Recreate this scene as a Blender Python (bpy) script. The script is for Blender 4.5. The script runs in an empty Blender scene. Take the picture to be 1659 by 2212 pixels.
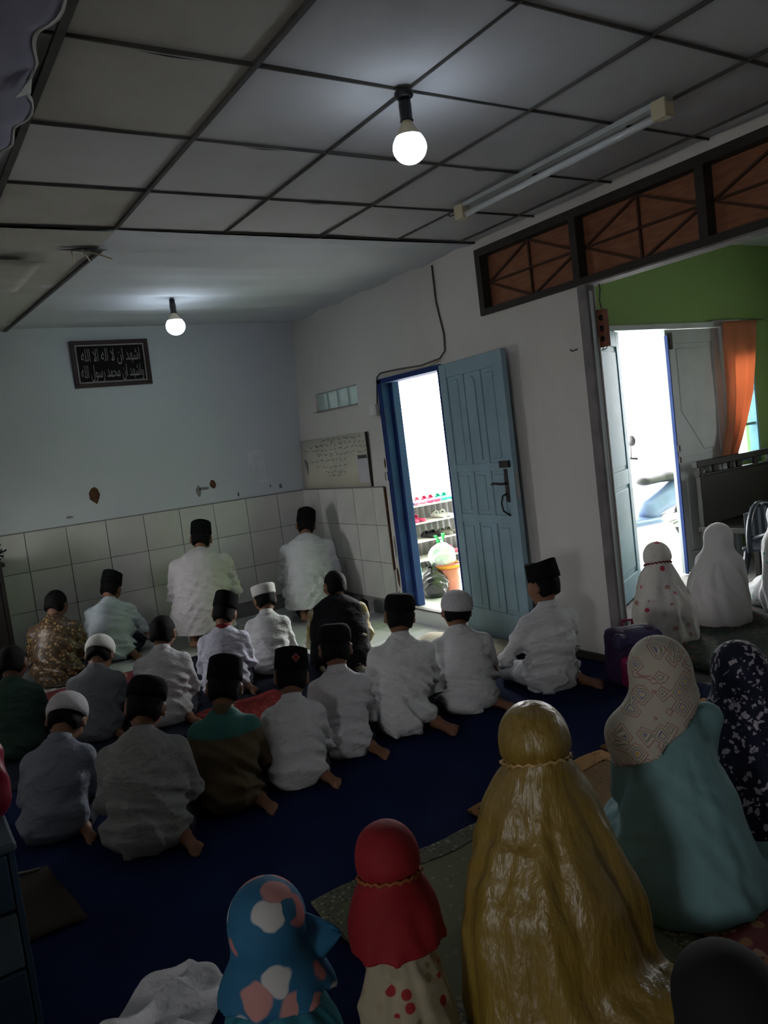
import bpy, bmesh, math, random
import numpy as np
from mathutils import Vector, Matrix
random.seed(7)
rng = np.random.default_rng(7)
SC = bpy.context.scene
COL = SC.collection
pi = math.pi

# ------------------------------------------------------------------ camera
def make_camera():
    yaw, pit, rol = math.radians(32.28), math.radians(-5.06), math.radians(-7.12)
    f = Vector((math.sin(yaw)*math.cos(pit), math.cos(yaw)*math.cos(pit), math.sin(pit)))
    r = Vector((math.cos(yaw), -math.sin(yaw), 0)); u = r.cross(f)
    r2 = r*math.cos(rol)+u*math.sin(rol); u2 = -r*math.sin(rol)+u*math.cos(rol)
    m = Matrix(((r2.x, u2.x, -f.x, 0), (r2.y, u2.y, -f.y, 0), (r2.z, u2.z, -f.z, 1.5), (0, 0, 0, 1)))
    cd = bpy.data.cameras.new('camera'); co = bpy.data.objects.new('camera', cd); COL.objects.link(co)
    co.matrix_world = m
    cd.sensor_fit = 'HORIZONTAL'; cd.sensor_width = 36; cd.lens = 36*1704.7/1659; cd.clip_start = 0.02
    SC.camera = co
make_camera()

# ------------------------------------------------------------------ light and exposure
W = bpy.data.worlds.new('sky'); SC.world = W; W.use_nodes = True
W.node_tree.nodes['Background'].inputs[0].default_value = (0.97, 0.98, 1.0, 1)
W.node_tree.nodes['Background'].inputs[1].default_value = 12.5
def portal(name, loc, rot, sx, sy):
    l = bpy.data.lights.new(name, 'AREA'); l.shape = 'RECTANGLE'; l.size = sx; l.size_y = sy
    l.cycles.is_portal = True
    o = bpy.data.objects.new(name, l); COL.objects.link(o); o.location = loc; o.rotation_euler = rot
portal('doorway_portal', (3.72, 5.04, 1.05), (0, pi/2, 0), 1.9, 0.84)
portal('double_door_portal', (5.52, 4.58, 1.1), (-pi/2, 0, 0), 0.66, 2.1)
portal('window_portal', (6.9, 4.58, 1.4), (-pi/2, 0, 0), 0.5, 1.0)
portal('side_opening_portal', (-4.76, -1.35, 1.4), (0, -pi/2, 0), .9, 1.2)
portal('added_low_window_portal', (-.46, 5.9, 1.0), (0, -pi/2, 0), .8, 0.4)  # unseen low window, added to light the far left figures
portal('added_side_window_portal', (8.12, 2.1, 1.5), (0, pi/2, 0), .7, .7)  # unseen side opening, added to brighten the green room from the right
vs = SC.view_settings
vs.view_transform = 'Standard'; vs.look = 'None'; vs.gamma = 1; vs.use_curve_mapping = False
vs.exposure = 0.74
SC.cycles.use_denoising = True
try:
    SC.cycles.denoiser = 'OPENIMAGEDENOISE'
    SC.cycles.sample_clamp_indirect = 6
    SC.cycles.max_bounces = 6; SC.cycles.diffuse_bounces = 4
    SC.cycles.use_adaptive_sampling = True; SC.cycles.adaptive_threshold = .05
    SC.cycles.caustics_reflective = False; SC.cycles.caustics_refractive = False
except Exception:
    pass
BULB = 11.5; BULB_FAR = 19.0

# ------------------------------------------------------------------ helpers
def tag(o, label=None, cat=None, group=None, kind=None):
    if label: o['label'] = label
    if cat: o['category'] = cat
    if group: o['group'] = group
    if kind: o['kind'] = kind
    return o
def empty(name, loc=(0, 0, 0), rz=0, parent=None):
    o = bpy.data.objects.new(name, None); COL.objects.link(o); o.location = loc; o.rotation_euler = (0, 0, rz)
    o.empty_display_size = 0.05
    if parent: o.parent = parent
    return o
def link(name, me, m=None, parent=None, loc=None, rot=None):
    o = bpy.data.objects.new(name, me); COL.objects.link(o)
    if m is not None and len(me.materials) == 0: me.materials.append(m)
    if parent: o.parent = parent
    if loc is not None: o.location = loc
    if rot is not None: o.rotation_euler = rot
    return o
class MB:
    """collects shapes, builds one mesh object"""
    def __init__(s): s.v = []; s.f = []; s.sm = []
    def add(s, v, f, smooth=False):
        b = len(s.v); s.v += [tuple(map(float, p)) for p in v]; s.f += [tuple(b+i for i in q) for q in f]; s.sm += [smooth]*len(f); return s
    def box(s, x0, x1, y0, y1, z0, z1, rot=None, piv=None):
        v = [(x, y, z) for x in (x0, x1) for y in (y0, y1) for z in (z0, z1)]
        if rot is not None:
            c = Vector(piv if piv else ((x0+x1)/2, (y0+y1)/2, (z0+z1)/2)); v = [tuple(c+rot@(Vector(p)-c)) for p in v]
        return s.add(v, [(0, 1, 3, 2), (4, 6, 7, 5), (0, 4, 5, 1), (2, 3, 7, 6), (0, 2, 6, 4), (1, 5, 7, 3)])
    def lathe(s, prof, n=24, c=(0, 0, 0), sx=1, sy=1, M=None, smooth=True, caps=True):
        v = []
        for r, z in prof:
            for i in range(n):
                a = 2*pi*i/n; p = Vector((r*sx*math.cos(a), r*sy*math.sin(a), z))
                if M is not None: p = M@p
                v.append((p.x+c[0], p.y+c[1], p.z+c[2]))
        f = []
        for j in range(len(prof)-1):
            for i in range(n):
                a = j*n+i; b = j*n+(i+1) % n
                f.append((a, b, b+n, a+n))
        if caps:
            f.append(tuple(reversed(range(n)))); f.append(tuple((len(prof)-1)*n+i for i in range(n)))
        return s.add(v, f, smooth)
    def tube(s, pts, r, n=8, closed=False, smooth=True):
        P = [Vector(p) for p in pts]; v = []; L = len(P)
        up0 = None
        for i, p in enumerate(P):
            a = P[(i-1) % L] if closed or i > 0 else p; b = P[(i+1) % L] if closed or i < L-1 else p
            d = (b-a).normalized()
            if up0 is None:
                up0 = Vector((0, 0, 1)) if abs(d.z) < .9 else Vector((1, 0, 0))
            e1 = d.cross(up0).normalized(); e2 = e1.cross(d).normalized(); up0 = e2
            rr = r[i] if isinstance(r, (list, tuple)) else r
            for k in range(n):
                t = 2*pi*k/n; v.append(tuple(p+e1*rr*math.cos(t)+e2*rr*math.sin(t)))
        f = []
        for j in range(L if closed else L-1):
            for k in range(n):
                a = j*n+k; b = j*n+(k+1) % n; j2 = ((j+1) % L)*n
                f.append((a, b, j2+(k+1) % n, j2+k))
        if not closed: f.append(tuple(reversed(range(n)))); f.append(tuple((L-1)*n+k for k in range(n)))
        return s.add(v, f, smooth)
    def mesh(s, name='m'):
        me = bpy.data.meshes.new(name); me.from_pydata(s.v, [], s.f)
        me.polygons.foreach_set('use_smooth', s.sm); me.update(); return me
    def build(s, name, m, parent=None, loc=None, rot=None, bevel=0):
        me = s.mesh(name)
        if bevel:
            bm = bmesh.new(); bm.from_mesh(me); bmesh.ops.remove_doubles(bm, verts=bm.verts, dist=1e-5)
            bmesh.ops.bevel(bm, geom=[e for e in bm.edges if len(e.link_faces) == 2 and e.calc_face_angle(0) > .6], offset=bevel, segments=2, affect='EDGES', profile=.5)
            bm.normal_update(); bm.to_mesh(me); bm.free()
        return link(name, me, m, parent, loc, rot)
def grid(fn, nu, nv, m, name, parent=None, thick=0, loc=None):
    """parametric sheet fn(u,v)->xyz, optionally solidified"""
    v = [tuple(fn(i/nu, j/nv)) for j in range(nv+1) for i in range(nu+1)]
    f = [(j*(nu+1)+i, j*(nu+1)+i+1, (j+1)*(nu+1)+i+1, (j+1)*(nu+1)+i) for j in range(nv) for i in range(nu)]
    b = MB().add(v, f, True); o = b.build(name, m, parent, loc)
    if thick:
        md = o.modifiers.new('s', 'SOLIDIFY'); md.thickness = thick; md.offset = 0
    return o

# ------------------------------------------------------------------ materials
def new_mat(name):
    m = bpy.data.materials.new(name); m.use_nodes = True
    nt = m.node_tree; return m, nt, nt.nodes['Principled BSDF']
def rgb(c): return (*c, 1)
def N(nt, t, **k):
    n = nt.nodes.new(t)
    for a, b in k.items():
        if a.startswith('i_'): n.inputs[a[2:].replace('_', ' ')].default_value = b
        else: setattr(n, a, b)
    return n
def coords(nt, scale=(1, 1, 1), out='Object'):
    tc = N(nt, 'ShaderNodeTexCoord'); mp = N(nt, 'ShaderNodeMapping'); mp.inputs['Scale'].default_value = scale
    nt.links.new(tc.outputs[out], mp.inputs[0]); return mp.outputs[0]
def mat(name, c, rough=.8, var=.12, vs_=6, bump=0, bs=60, c2=None, metal=0, spec=.3, sheen=0, stretch=(1, 1, 1), coat=0, bd=.01):
    """base colour with a soft noise variation towards c2 (or a darker tone) and an optional noise bump"""
    m, nt, b = new_mat(name)
    b.inputs['Roughness'].default_value = rough; b.inputs['Metallic'].default_value = metal
    b.inputs['Specular IOR Level'].default_value = spec
    if sheen: b.inputs['Sheen Weight'].default_value = sheen
    if coat: b.inputs['Coat Weight'].default_value = coat
    co = coords(nt, stretch)
    if var or c2:
        n = N(nt, 'ShaderNodeTexNoise'); n.inputs['Scale'].default_value = vs_; n.inputs['Detail'].default_value = 5
        nt.links.new(co, n.inputs['Vector'])
        mx = N(nt, 'ShaderNodeMix', data_type='RGBA')
        mx.inputs['A'].default_value = rgb(c); mx.inputs['B'].default_value = rgb(c2 if c2 else tuple(x*(1-var*2) for x in c))
        rp = N(nt, 'ShaderNodeValToRGB'); rp.color_ramp.elements[0].position = .38; rp.color_ramp.elements[1].position = .72
        nt.links.new(n.outputs['Fac'], rp.inputs[0]); nt.links.new(rp.outputs[0], mx.inputs['Factor'])
        nt.links.new(mx.outputs['Result'], b.inputs['Base Color'])
    else: b.inputs['Base Color'].default_value = rgb(c)
    if bump:
        n2 = N(nt, 'ShaderNodeTexNoise'); n2.inputs['Scale'].default_value = bs; n2.inputs['Detail'].default_value = 4
        nt.links.new(co, n2.inputs['Vector'])
        bp = N(nt, 'ShaderNodeBump'); bp.inputs['Strength'].default_value = bump; bp.inputs['Distance'].default_value = bd
        nt.links.new(n2.outputs['Fac'], bp.inputs['Height']); nt.links.new(bp.outputs[0], b.inputs['Normal'])
    return m
def emis(name, c, s):
    m, nt, b = new_mat(name); b.inputs['Base Color'].default_value = rgb(c)
    b.inputs['Emission Color'].default_value = rgb(c); b.inputs['Emission Strength'].default_value = s; return m
def cells(name, cols, scale=30, rough=.8, metric='EUCLIDEAN', base=None, thr=.35, stretch=(1, 1, 1), spec=.3, noise=0):
    """cloth print: voronoi cells, motif inside distance thr coloured by cell, ground colour base outside"""
    m, nt, b = new_mat(name); b.inputs['Roughness'].default_value = rough; b.inputs['Specular IOR Level'].default_value = spec
    co = coords(nt, stretch)
    if noise:
        nz = N(nt, 'ShaderNodeTexNoise'); nz.inputs['Scale'].default_value = scale*.8; nt.links.new(co, nz.inputs['Vector'])
        ad = N(nt, 'ShaderNodeMix', data_type='RGBA', blend_type='ADD'); ad.inputs['Factor'].default_value = noise
        nt.links.new(co, ad.inputs['A']); nt.links.new(nz.outputs['Color'], ad.inputs['B']); co = ad.outputs['Result']
    v = N(nt, 'ShaderNodeTexVoronoi'); v.distance = metric; v.inputs['Scale'].default_value = scale
    nt.links.new(co, v.inputs['Vector'])
    sp = N(nt, 'ShaderNodeSeparateColor'); nt.links.new(v.outputs['Color'], sp.inputs[0])
    rp = N(nt, 'ShaderNodeValToRGB'); rp.color_ramp.interpolation = 'CONSTANT'
    while len(rp.color_ramp.elements) < len(cols): rp.color_ramp.elements.new(.5)
    for i, c in enumerate(cols):
        rp.color_ramp.elements[i].position = i/len(cols); rp.color_ramp.elements[i].color = rgb(c)
    nt.links.new(sp.outputs[0], rp.inputs[0])
    mr = N(nt, 'ShaderNodeMapRange'); mr.inputs[1].default_value = thr-.04; mr.inputs[2].default_value = thr+.04
    nt.links.new(v.outputs['Distance'], mr.inputs[0])
    mx = N(nt, 'ShaderNodeMix', data_type='RGBA'); mx.inputs['B'].default_value = rgb(base if base else cols[0])
    nt.links.new(rp.outputs[0], mx.inputs['A']); nt.links.new(mr.outputs[0], mx.inputs['Factor'])
    nt.links.new(mx.outputs['Result'], b.inputs['Base Color'])
    return m

# ------------------------------------------------------------------ structure materials
def wall_mat(name, c, stain, rough=.85, sc=1.2, amt=.5, bump=.15):
    """painted plaster in world coordinates: broad stains, fine speckle"""
    m, nt, b = new_mat(name); b.inputs['Roughness'].default_value = rough; b.inputs['Specular IOR Level'].default_value = .25
    g = N(nt, 'ShaderNodeNewGeometry')
    n = N(nt, 'ShaderNodeTexNoise'); n.inputs['Scale'].default_value = sc; n.inputs['Detail'].default_value = 7; n.inputs['Roughness'].default_value = .6
    mp = N(nt, 'ShaderNodeMapping'); mp.inputs['Scale'].default_value = (1, 1, .45)
    nt.links.new(g.outputs['Position'], mp.inputs[0]); nt.links.new(mp.outputs[0], n.inputs['Vector'])
    rp = N(nt, 'ShaderNodeValToRGB'); rp.color_ramp.elements[0].position = .45; rp.color_ramp.elements[1].position = .85
    mx = N(nt, 'ShaderNodeMix', data_type='RGBA'); mx.inputs['A'].default_value = rgb(c); mx.inputs['B'].default_value = rgb(stain)
    ml = N(nt, 'ShaderNodeMath', operation='MULTIPLY'); ml.inputs[1].default_value = amt
    nt.links.new(n.outputs['Fac'], rp.inputs[0]); nt.links.new(rp.outputs[0], ml.inputs[0]); nt.links.new(ml.outputs[0], mx.inputs['Factor'])
    nt.links.new(mx.outputs['Result'], b.inputs['Base Color'])
    n2 = N(nt, 'ShaderNodeTexNoise'); n2.inputs['Scale'].default_value = 45; n2.inputs['Detail'].default_value = 5
    nt.links.new(g.outputs['Position'], n2.inputs['Vector'])
    bp = N(nt, 'ShaderNodeBump'); bp.inputs['Strength'].default_value = bump; bp.inputs['Distance'].default_value = .01
    nt.links.new(n2.outputs['Fac'], bp.inputs['Height']); nt.links.new(bp.outputs[0], b.inputs['Normal'])
    return m
M = {}
M['plaster'] = wall_mat('white_plaster', (.62, .60, .57), (.40, .36, .31))
M['plaster_lamp_blue'] = wall_mat('white_plaster_lamp_blue', (.58, .61, .645), (.45, .47, .49), amt=.35)  # same white plaster, with the bulb's bluish cast put into the colour
M['green'] = wall_mat('green_paint', (.24, .36, .13), (.17, .27, .10), amt=.5)
M['ceil'] = wall_mat('ceiling_board', (.56, .56, .58), (.40, .38, .35), sc=2.2, amt=.5, bump=.08)
M['ceil_stain'] = wall_mat('ceiling_board_stained', (.47, .46, .42), (.33, .31, .25), sc=2.5, amt=.8, bump=.1)
M['ceil_smooth'] = wall_mat('ceiling_sheet', (.58, .60, .64), (.46, .48, .52), sc=1.5, amt=.5, bump=.05)
M['tile'] = mat('glazed_wall_tile', (.62, .61, .57), rough=.22, var=.06, vs_=3, spec=.5)
M['grout'] = mat('grey_grout', (.20, .20, .19), rough=.9)
M['floor_tile'] = mat('white_floor_tile', (.72, .73, .72), rough=.15, var=.05, vs_=3, spec=.5)
M['cement'] = wall_mat('bare_cement', (.24, .23, .22), (.14, .13, .13), sc=4, bump=.4)
M['batten'] = mat('dark_wood_batten', (.10, .095, .09), rough=.8, var=.2, vs_=9, stretch=(1, 1, 1))
M['dark_frame'] = mat('dark_stained_frame', (.035, .028, .022), rough=.6, var=.2)
M['ply'] = mat('orange_brown_plywood', (.27, .11, .055), rough=.65, c2=(.19, .075, .035), vs_=5, stretch=(1, 2, 8))
M['ply_batten'] = mat('brown_thin_batten', (.075, .03, .015), rough=.7)
M['blue_paint'] = mat('deep_blue_paint', (.014, .04, .17), rough=.75, var=.12, vs_=5, bump=.15, bs=20)
M['leaf_blue'] = mat('pale_blue_door_paint', (.27, .40, .46), rough=.5, var=.10, vs_=4, bump=.1, bs=25)
M['leaf_blue2'] = mat('turquoise_blue_door_paint', (.22, .43, .50), rough=.5, var=.1, vs_=4, bump=.1, bs=25)
M['grey_paint'] = mat('grey_white_door_paint', (.50, .54, .54), rough=.5, var=.08, vs_=4)
M['post_grey'] = mat('grey_brown_post', (.22, .20, .20), rough=.7, var=.2, vs_=8)
M['iron'] = mat('dull_dark_iron', (.06, .05, .05), rough=.5, metal=.6, var=.2)
M['black_pl'] = mat('black_plastic', (.012, .012, .014), rough=.35, var=0)
M['steel'] = mat('worn_steel', (.45, .45, .45), rough=.35, metal=.9, var=.1)
M['white_pl'] = mat('white_plastic', (.72, .72, .70), rough=.4, var=.05)
M['cream_pl'] = mat('cream_plastic', (.62, .55, .38), rough=.45, var=.08)
M['chip'] = mat('exposed_brown_brick', (.12, .055, .03), rough=.95, var=.3, vs_=30)
M['yard'] = wall_mat('pale_concrete_yard', (.6, .6, .57), (.45, .44, .42), sc=1.0)
M['cable'] = mat('grey_cable', (.10, .09, .08), rough=.6, var=0)
XW = 3.55
def lean(y, z): return .12*max(0., (z-1.1)/1.65)*max(0., min(1., (y-4.6)/2.4))

# ------------------------------------------------------------------ floor
fl = MB().box(-4.75, 3.69, -2.9, 7.2, -.12, 0).build('floor', M['cement']); tag(fl, kind='structure')
fs = MB().box(3.69, 8.1, -2.9, 4.56, -.12, 0).build('floor.001', M['cement']); tag(fs, kind='structure')
yd = MB().box(3.69, 30, 4.56, 30, -.14, -.02).build('yard_ground', M['yard']); tag(yd, kind='structure')
ye = MB().box(8.1, 30, -12, 4.56, -.14, -.02).build('yard_ground.002', M['yard']); tag(ye, kind='structure')
yl = MB().box(-30, -4.75, -12, 12, -.14, -.02).build('yard_ground.001', M['yard']); tag(yl, kind='structure')
tmesh = MB().box(-.164, .164, -.164, .164, 0, .008).mesh('floor_tile'); tmesh.materials.append(M['floor_tile'])
for i in range(11):
    for j in range(9):
        link('floor_tile', tmesh, None, fl, (3.55-.168-.333*i, 7.05-.168-.333*j, 0))
sill = MB().box(3.52, 3.72, 4.60, 5.45, 0, .115).build('door_sill', M['floor_tile'], fl)
MB().box(3.515, 3.56, 4.60, 5.45, .115, .13).build('threshold_strip', M['post_grey'], fl)
ld = MB().box(3.72, 5.9, 4.62, 7.1, -.02, .10).build('doorstep_landing', M['floor_tile']); tag(ld, kind='structure')

# ------------------------------------------------------------------ walls
wb = MB().box(-1.45, 3.85, 7.06, 7.22, 0, 2.95).build('wall_back', M['plaster_lamp_blue']); tag(wb, kind='structure')
MB().box(.0, XW, 7.046, 7.06, .15, 1.118).build('grout_bed', M['grout'], wb)
T = .327
tb = MB().box(-T/2+.003, T/2-.003, -.014, 0, -.160, .160)
tme = tb.mesh('wall_tile'); tme.materials.append(M['tile'])
for r in range(3):
    z = 1.124-.163-.3245*r
    for c in range(11):
        x = 1.608-T*4.5+T*c
        if x+T/2 > XW+.01:
            w = XW-(x-T/2)
            o = link('wall_tile', tme, None, wb, (x-T/2+w/2, 7.048, z)); o.scale.x = w/T
        else: link('wall_tile', tme, None, wb, (x, 7.048, z))
MB().box(-.2, XW, 7.040, 7.06, 1.121, 1.131).build('tile_edge_line', M['cement'], wb)
MB().box(-.2, XW, 7.045, 7.06, 0, .150).build('cement_skirting', M['cement'], wb)
def chip(parent, pts, axis, depth, m, name='plaster_chip'):
    """irregular flake-off patch: polygon on a wall plane"""
    b = MB(); n = len(pts)
    if axis == 'y': v = [(p[0], depth, p[1]) for p in pts]+[(p[0], depth+.01, p[1]) for p in pts]
    else: v = [(depth, p[0], p[1]) for p in pts]+[(depth+.01, p[0], p[1]) for p in pts]
    f = [tuple(range(n)), tuple(range(2*n-1, n-1, -1))]+[(i, (i+1) % n, (i+1) % n+n, i+n) for i in range(n)]
    return b.add(v, f).build(name, m, parent)
def blob(cx, cz, rx, rz, n=9, j=.35):
    return [(cx+rx*math.cos(2*pi*i/n)*(1-j*random.random()), cz+rz*math.sin(2*pi*i/n)*(1-j*random.random())) for i in range(n)]
for (cx, cz, rx, rz, k) in ((1.561, 1.35, .05, .085, 'chip'), (2.625, 1.305, .035, .045, 'chip'), (2.48, 1.26, .03, .06, 'cement'), (2.53, 1.275, .06, .018, 'cement'),
                            (3.31, 1.195, .018, .03, 'cement'), (2.861, 1.178, .009, .025, 'chip'), (1.328, 1.195, .04, .012, 'cement'), (3.2, 1.21, .01, .015, 'cement')):
    chip(wb, blob(cx, cz, rx, rz), 'y', 7.0575, M[k])

def lean_box(b, y0, y1, z0, z1, x0=XW, x1=XW+.14):
    ny = max(1, int((y1-y0)/.4)); nz = max(1, int((z1-z0)/.5))
    Y = np.linspace(y0, y1, ny+1); Z = np.linspace(z0, z1, nz+1)
    for i in range(ny):
        for j in range(nz):
            v = [((x0 if k == 0 else x1)+lean(y, z), y, z) for k in (0, 1) for y in (Y[i], Y[i+1]) for z in (Z[j], Z[j+1])]
            b.add(v, [(0, 1, 3, 2), (4, 6, 7, 5), (0, 4, 5, 1), (2, 3, 7, 6), (0, 2, 6, 4), (1, 5, 7, 3)])
b = MB()
for (y0, y1, z0, z1) in ((6.66, 7.2, 0, 2.95), (5.866, 6.66, 0, 1.85), (5.866, 6.66, 2.02, 2.95), (5.45, 5.866, 0, 2.95), (4.60, 5.45, 2.0, 2.95),
                         (4.08, 4.60, 0, 2.95), (3.24, 4.08, 0, 2.27), (.8, 4.08, 2.66, 2.95), (-2.75, .8, 0, 2.95)):
    lean_box(b, y0, y1, z0, z1)
wr = b.build('wall_right', M['plaster']); tag(wr, kind='structure')
bm = bmesh.new(); bm.from_mesh(wr.data); bmesh.ops.remove_doubles(bm, verts=bm.verts, dist=1e-4); bm.to_mesh(wr.data); bm.free()
# tiles on the right wall beside the door
MB().box(XW-.006, XW+.002, 5.56, 7.05, .15, 1.118).build('grout_bed', M['grout'], wr)
tb2 = MB().box(-.014, 0, -T/2+.003, T/2-.003, -.160, .160); tme2 = tb2.mesh('wall_tile_side'); tme2.materials.append(M['tile'])
for r in range(3):
    z = 1.124-.163-.3245*r
    for c in range(5):
        y = 7.045-T*(c+.5); o = link('wall_tile', tme2, None, wr, (XW-.004, y, z))
        if c == 4: o.scale.y = .55; o.location.y = 7.045-T*4-T*.275
MB().box(XW-.02, XW+.002, 5.56, 7.05, 1.121, 1.131).build('tile_edge_line', M['cement'], wr)
MB().box(XW-.012, XW+.002, 5.53, 7.05, 0, .15).build('cement_skirting', M['cement'], wr)
MB().box(XW-.016, XW+.002, 5.545, 5.56, .42, 1.125).build('rough_tile_edge', M['chip'], wr)
MB().box(XW-.03, XW+.002, 3.24, 4.58, 0, .05).build('cement_skirting', M['dark_frame'], wr)
for (cy, cz, ry, rz, k) in ((5.52, .35, .02, .10, 'chip'), (5.51, .62, .015, .12, 'cement'), (5.53, .2, .012, .05, 'chip'), (6.98, 2.62, .03, .05, 'cement'), (5.52, 1.32, .012, .06, 'chip')):
    o = chip(wr, blob(cy, cz, ry, rz), 'x', XW-.002+lean(cy, cz), M[k])
# other walls: outside the frame but they hold the light in
b = MB()
for (y0, y1, z0, z1) in ((-2.75, -1.95, 0, 2.95), (-1.95, -.75, 0, .95), (-1.95, -.75, 1.85, 2.95), (-.75, 2.05, 0, 2.95)): b.box(-4.75, -4.6, y0, y1, z0, z1)
b.box(-4.6, -.32, 1.9, 2.05, 0, 2.95)  # unseen partition added to keep the side light off the left boys
for (y0, y1, z0, z1) in ((2.05, 5.7, 0, 2.95), (5.7, 6.1, 0, .6), (5.7, 6.1, 1.4, 2.95), (6.1, 7.2, 0, 2.95)): b.box(-.45, -.32, y0, y1, z0, z1)  # nearer wall also shades them; its low opening is added for light
wl = b.build('wall_left_and_blocker', M['plaster']); tag(wl, kind='structure')
wq = MB().box(-4.75, 8.1, -2.9, -2.75, 0, 2.95).build('wall_rear', M['plaster']); tag(wq, kind='structure')
# green side room
b = MB()
for (x0, x1, z0, z1) in ((3.69, 5.16, 0, 2.95), (5.16, 6.62, 2.18, 2.95), (6.62, 6.66, 0, 2.95), (6.66, 7.12, 0, .90), (6.66, 7.12, 1.9, 2.95), (7.12, 8.1, 0, 2.95)): b.box(x0, x1, 4.42, 4.56, z0, z1)
wg = b.build('wall_green', M['green']); tag(wg, kind='structure')
b = MB()
for (y0, y1, z0, z1) in ((-2.75, 1.75, 0, 2.95), (1.75, 2.45, 0, 1.15), (1.75, 2.45, 1.85, 2.95), (2.45, 4.42, 0, 2.95)): b.box(7.95, 8.1, y0, y1, z0, z1)  # opening added out of view to light the white veils
wg2 = b.build('wall_green_side', M['green']); tag(wg2, kind='structure')

# ------------------------------------------------------------------ ceiling
cs = MB().box(-4.75, 8.1, -2.9, 7.22, 2.95, 3.05).build('ceiling', M['plaster']); tag(cs, kind='structure')
MB().box(3.69, 7.95, -2.75, 4.42, 2.90, 2.93).build('ceiling_sheet', M['ceil'], cs)
CX = [-1.3, -.56, .03, .615, 1.205, 1.79, 2.385, 2.93, 3.42, 3.55]; CY = [4.09, 3.53, 2.935, 2.34, 1.75, 1.16, .57, -.02, -.9, -1.75]
def panel_mesh(sag):
    n = 4; v = []; f = []
    for j in range(n+1):
        for i in range(n+1):
            u, w = i/n-.5, j/n-.5
            v.append((u, w, -sag*(1-4*u*u)*(1-4*w*w)))
    f = [(j*(n+1)+i, (j+1)*(n+1)+i, (j+1)*(n+1)+i+1, j*(n+1)+i+1) for j in range(n) for i in range(n)]
    return MB().add(v, f, True).mesh('ceiling_panel')
pms = []
for k, sg in enumerate((.004, .012, .018)):
    for mn in ('ceil', 'ceil_stain'):
        me = panel_mesh(sg); me.materials.append(M[mn]); pms.append(me)
for i in range(len(CX)-1):
    for j in range(len(CY)-1):
        st = 1 if (CX[i] < 1.0 and (j == 0 or random.random() < .35)) else 0
        o = link('ceiling_panel', pms[random.randrange(3)*2+st], None, cs, ((CX[i]+CX[i+1])/2, (CY[j]+CY[j+1])/2, 2.735))
        o.scale = (CX[i+1]-CX[i]-.004, CY[j]-CY[j+1]-.004, 1)
        o.rotation_euler = (random.uniform(-.01, .01), random.uniform(-.01, .01), 0)
for i in range(1, len(CX)-1):
    w = .017 if CX[i] in (.615, 1.205) else .006
    if CX[i] == .615: w = .026
    MB().box(CX[i]-w/2, CX[i]+w/2, -1.75, 4.09, 2.722, 2.74).build('batten_strip', M['batten'], cs)
for j in range(len(CY)-1):
    MB().box(-1.3, 3.55, CY[j]-.003, CY[j]+.003, 2.724, 2.74).build('batten_strip', M['batten'], cs)
for (x, y, L) in ((2.05, 3.53, .07), (.93, 2.345, .11), (2.62, 2.935, .05), (1.5, 2.94, .10)):
    MB().add([(x-L, y, 2.7205), (x, y-.006, 2.7195), (x+L, y, 2.7205), (x, y+.007, 2.7195)], [(0, 3, 2, 1)]).build('sagging_gap_dark', M['black_pl'], cs)  # flat black lens under the batten paints the gap's darkness
# smooth far bay: one sagging painted sheet, slightly higher at the back wall
def far(u, v):
    x = 1.0+u*2.78; y = 4.09+v*2.97
    return (x, y, 2.722+.05*v+.009*math.sin(y*9+.6*math.sin(x*2))-.02*math.sin(pi*u)*math.sin(pi*v)+.004*math.sin(y*23+x))
grid(far, 24, 60, M['ceil_smooth'], 'ceiling_sheet', cs)
def far2(u, v):
    y = 4.09+v*2.97; xr = 1.2-.14*v
    return (-1.3+u*(xr+1.3), y, 2.712+.05*v-.012*math.sin(3*pi*u)*math.sin(pi*v))
grid(far2, 14, 20, M['ceil_stain'], 'ceiling_sheet', cs)
grid(lambda u, v: (1.2-.14*v-.014+.028*u, 4.42+v*2.6, 2.706+.05*v), 1, 8, M['batten'], 'batten_strip', cs, thick=.01)
tb = MB()
pts = [(0.98, 4.40), (1.08, 4.37), (1.19, 4.36), (1.24, 4.39), (1.17, 4.44), (1.07, 4.42)]
tb.add([(x, y, 2.70+.004*(i % 2)) for i, (x, y) in enumerate(pts)], [tuple(reversed(range(6)))]).build('torn_hole_dark', M['black_pl'], cs)  # flat black sheet paints the dark inside of the tear
for (p, q) in (((1.12, 4.40, 2.70), (1.20, 4.30, 2.64)), ((1.16, 4.42, 2.70), (1.24, 4.35, 2.645)), ((1.05, 4.41, 2.70), (1.07, 4.47, 2.65)), ((1.10, 4.38, 2.70), (1.15, 4.46, 2.66))):
    MB().tube([p, q], .004, 5).build('wood_splinter', M['cream_pl'], cs)
grid(lambda u, v: (.62+.30*u, 4.62+.9*v-.12*u, 2.71-.05*u*(1-v)), 6, 6, M['ceil_stain'], 'hanging_ply_flake', cs, thick=.003)

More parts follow.
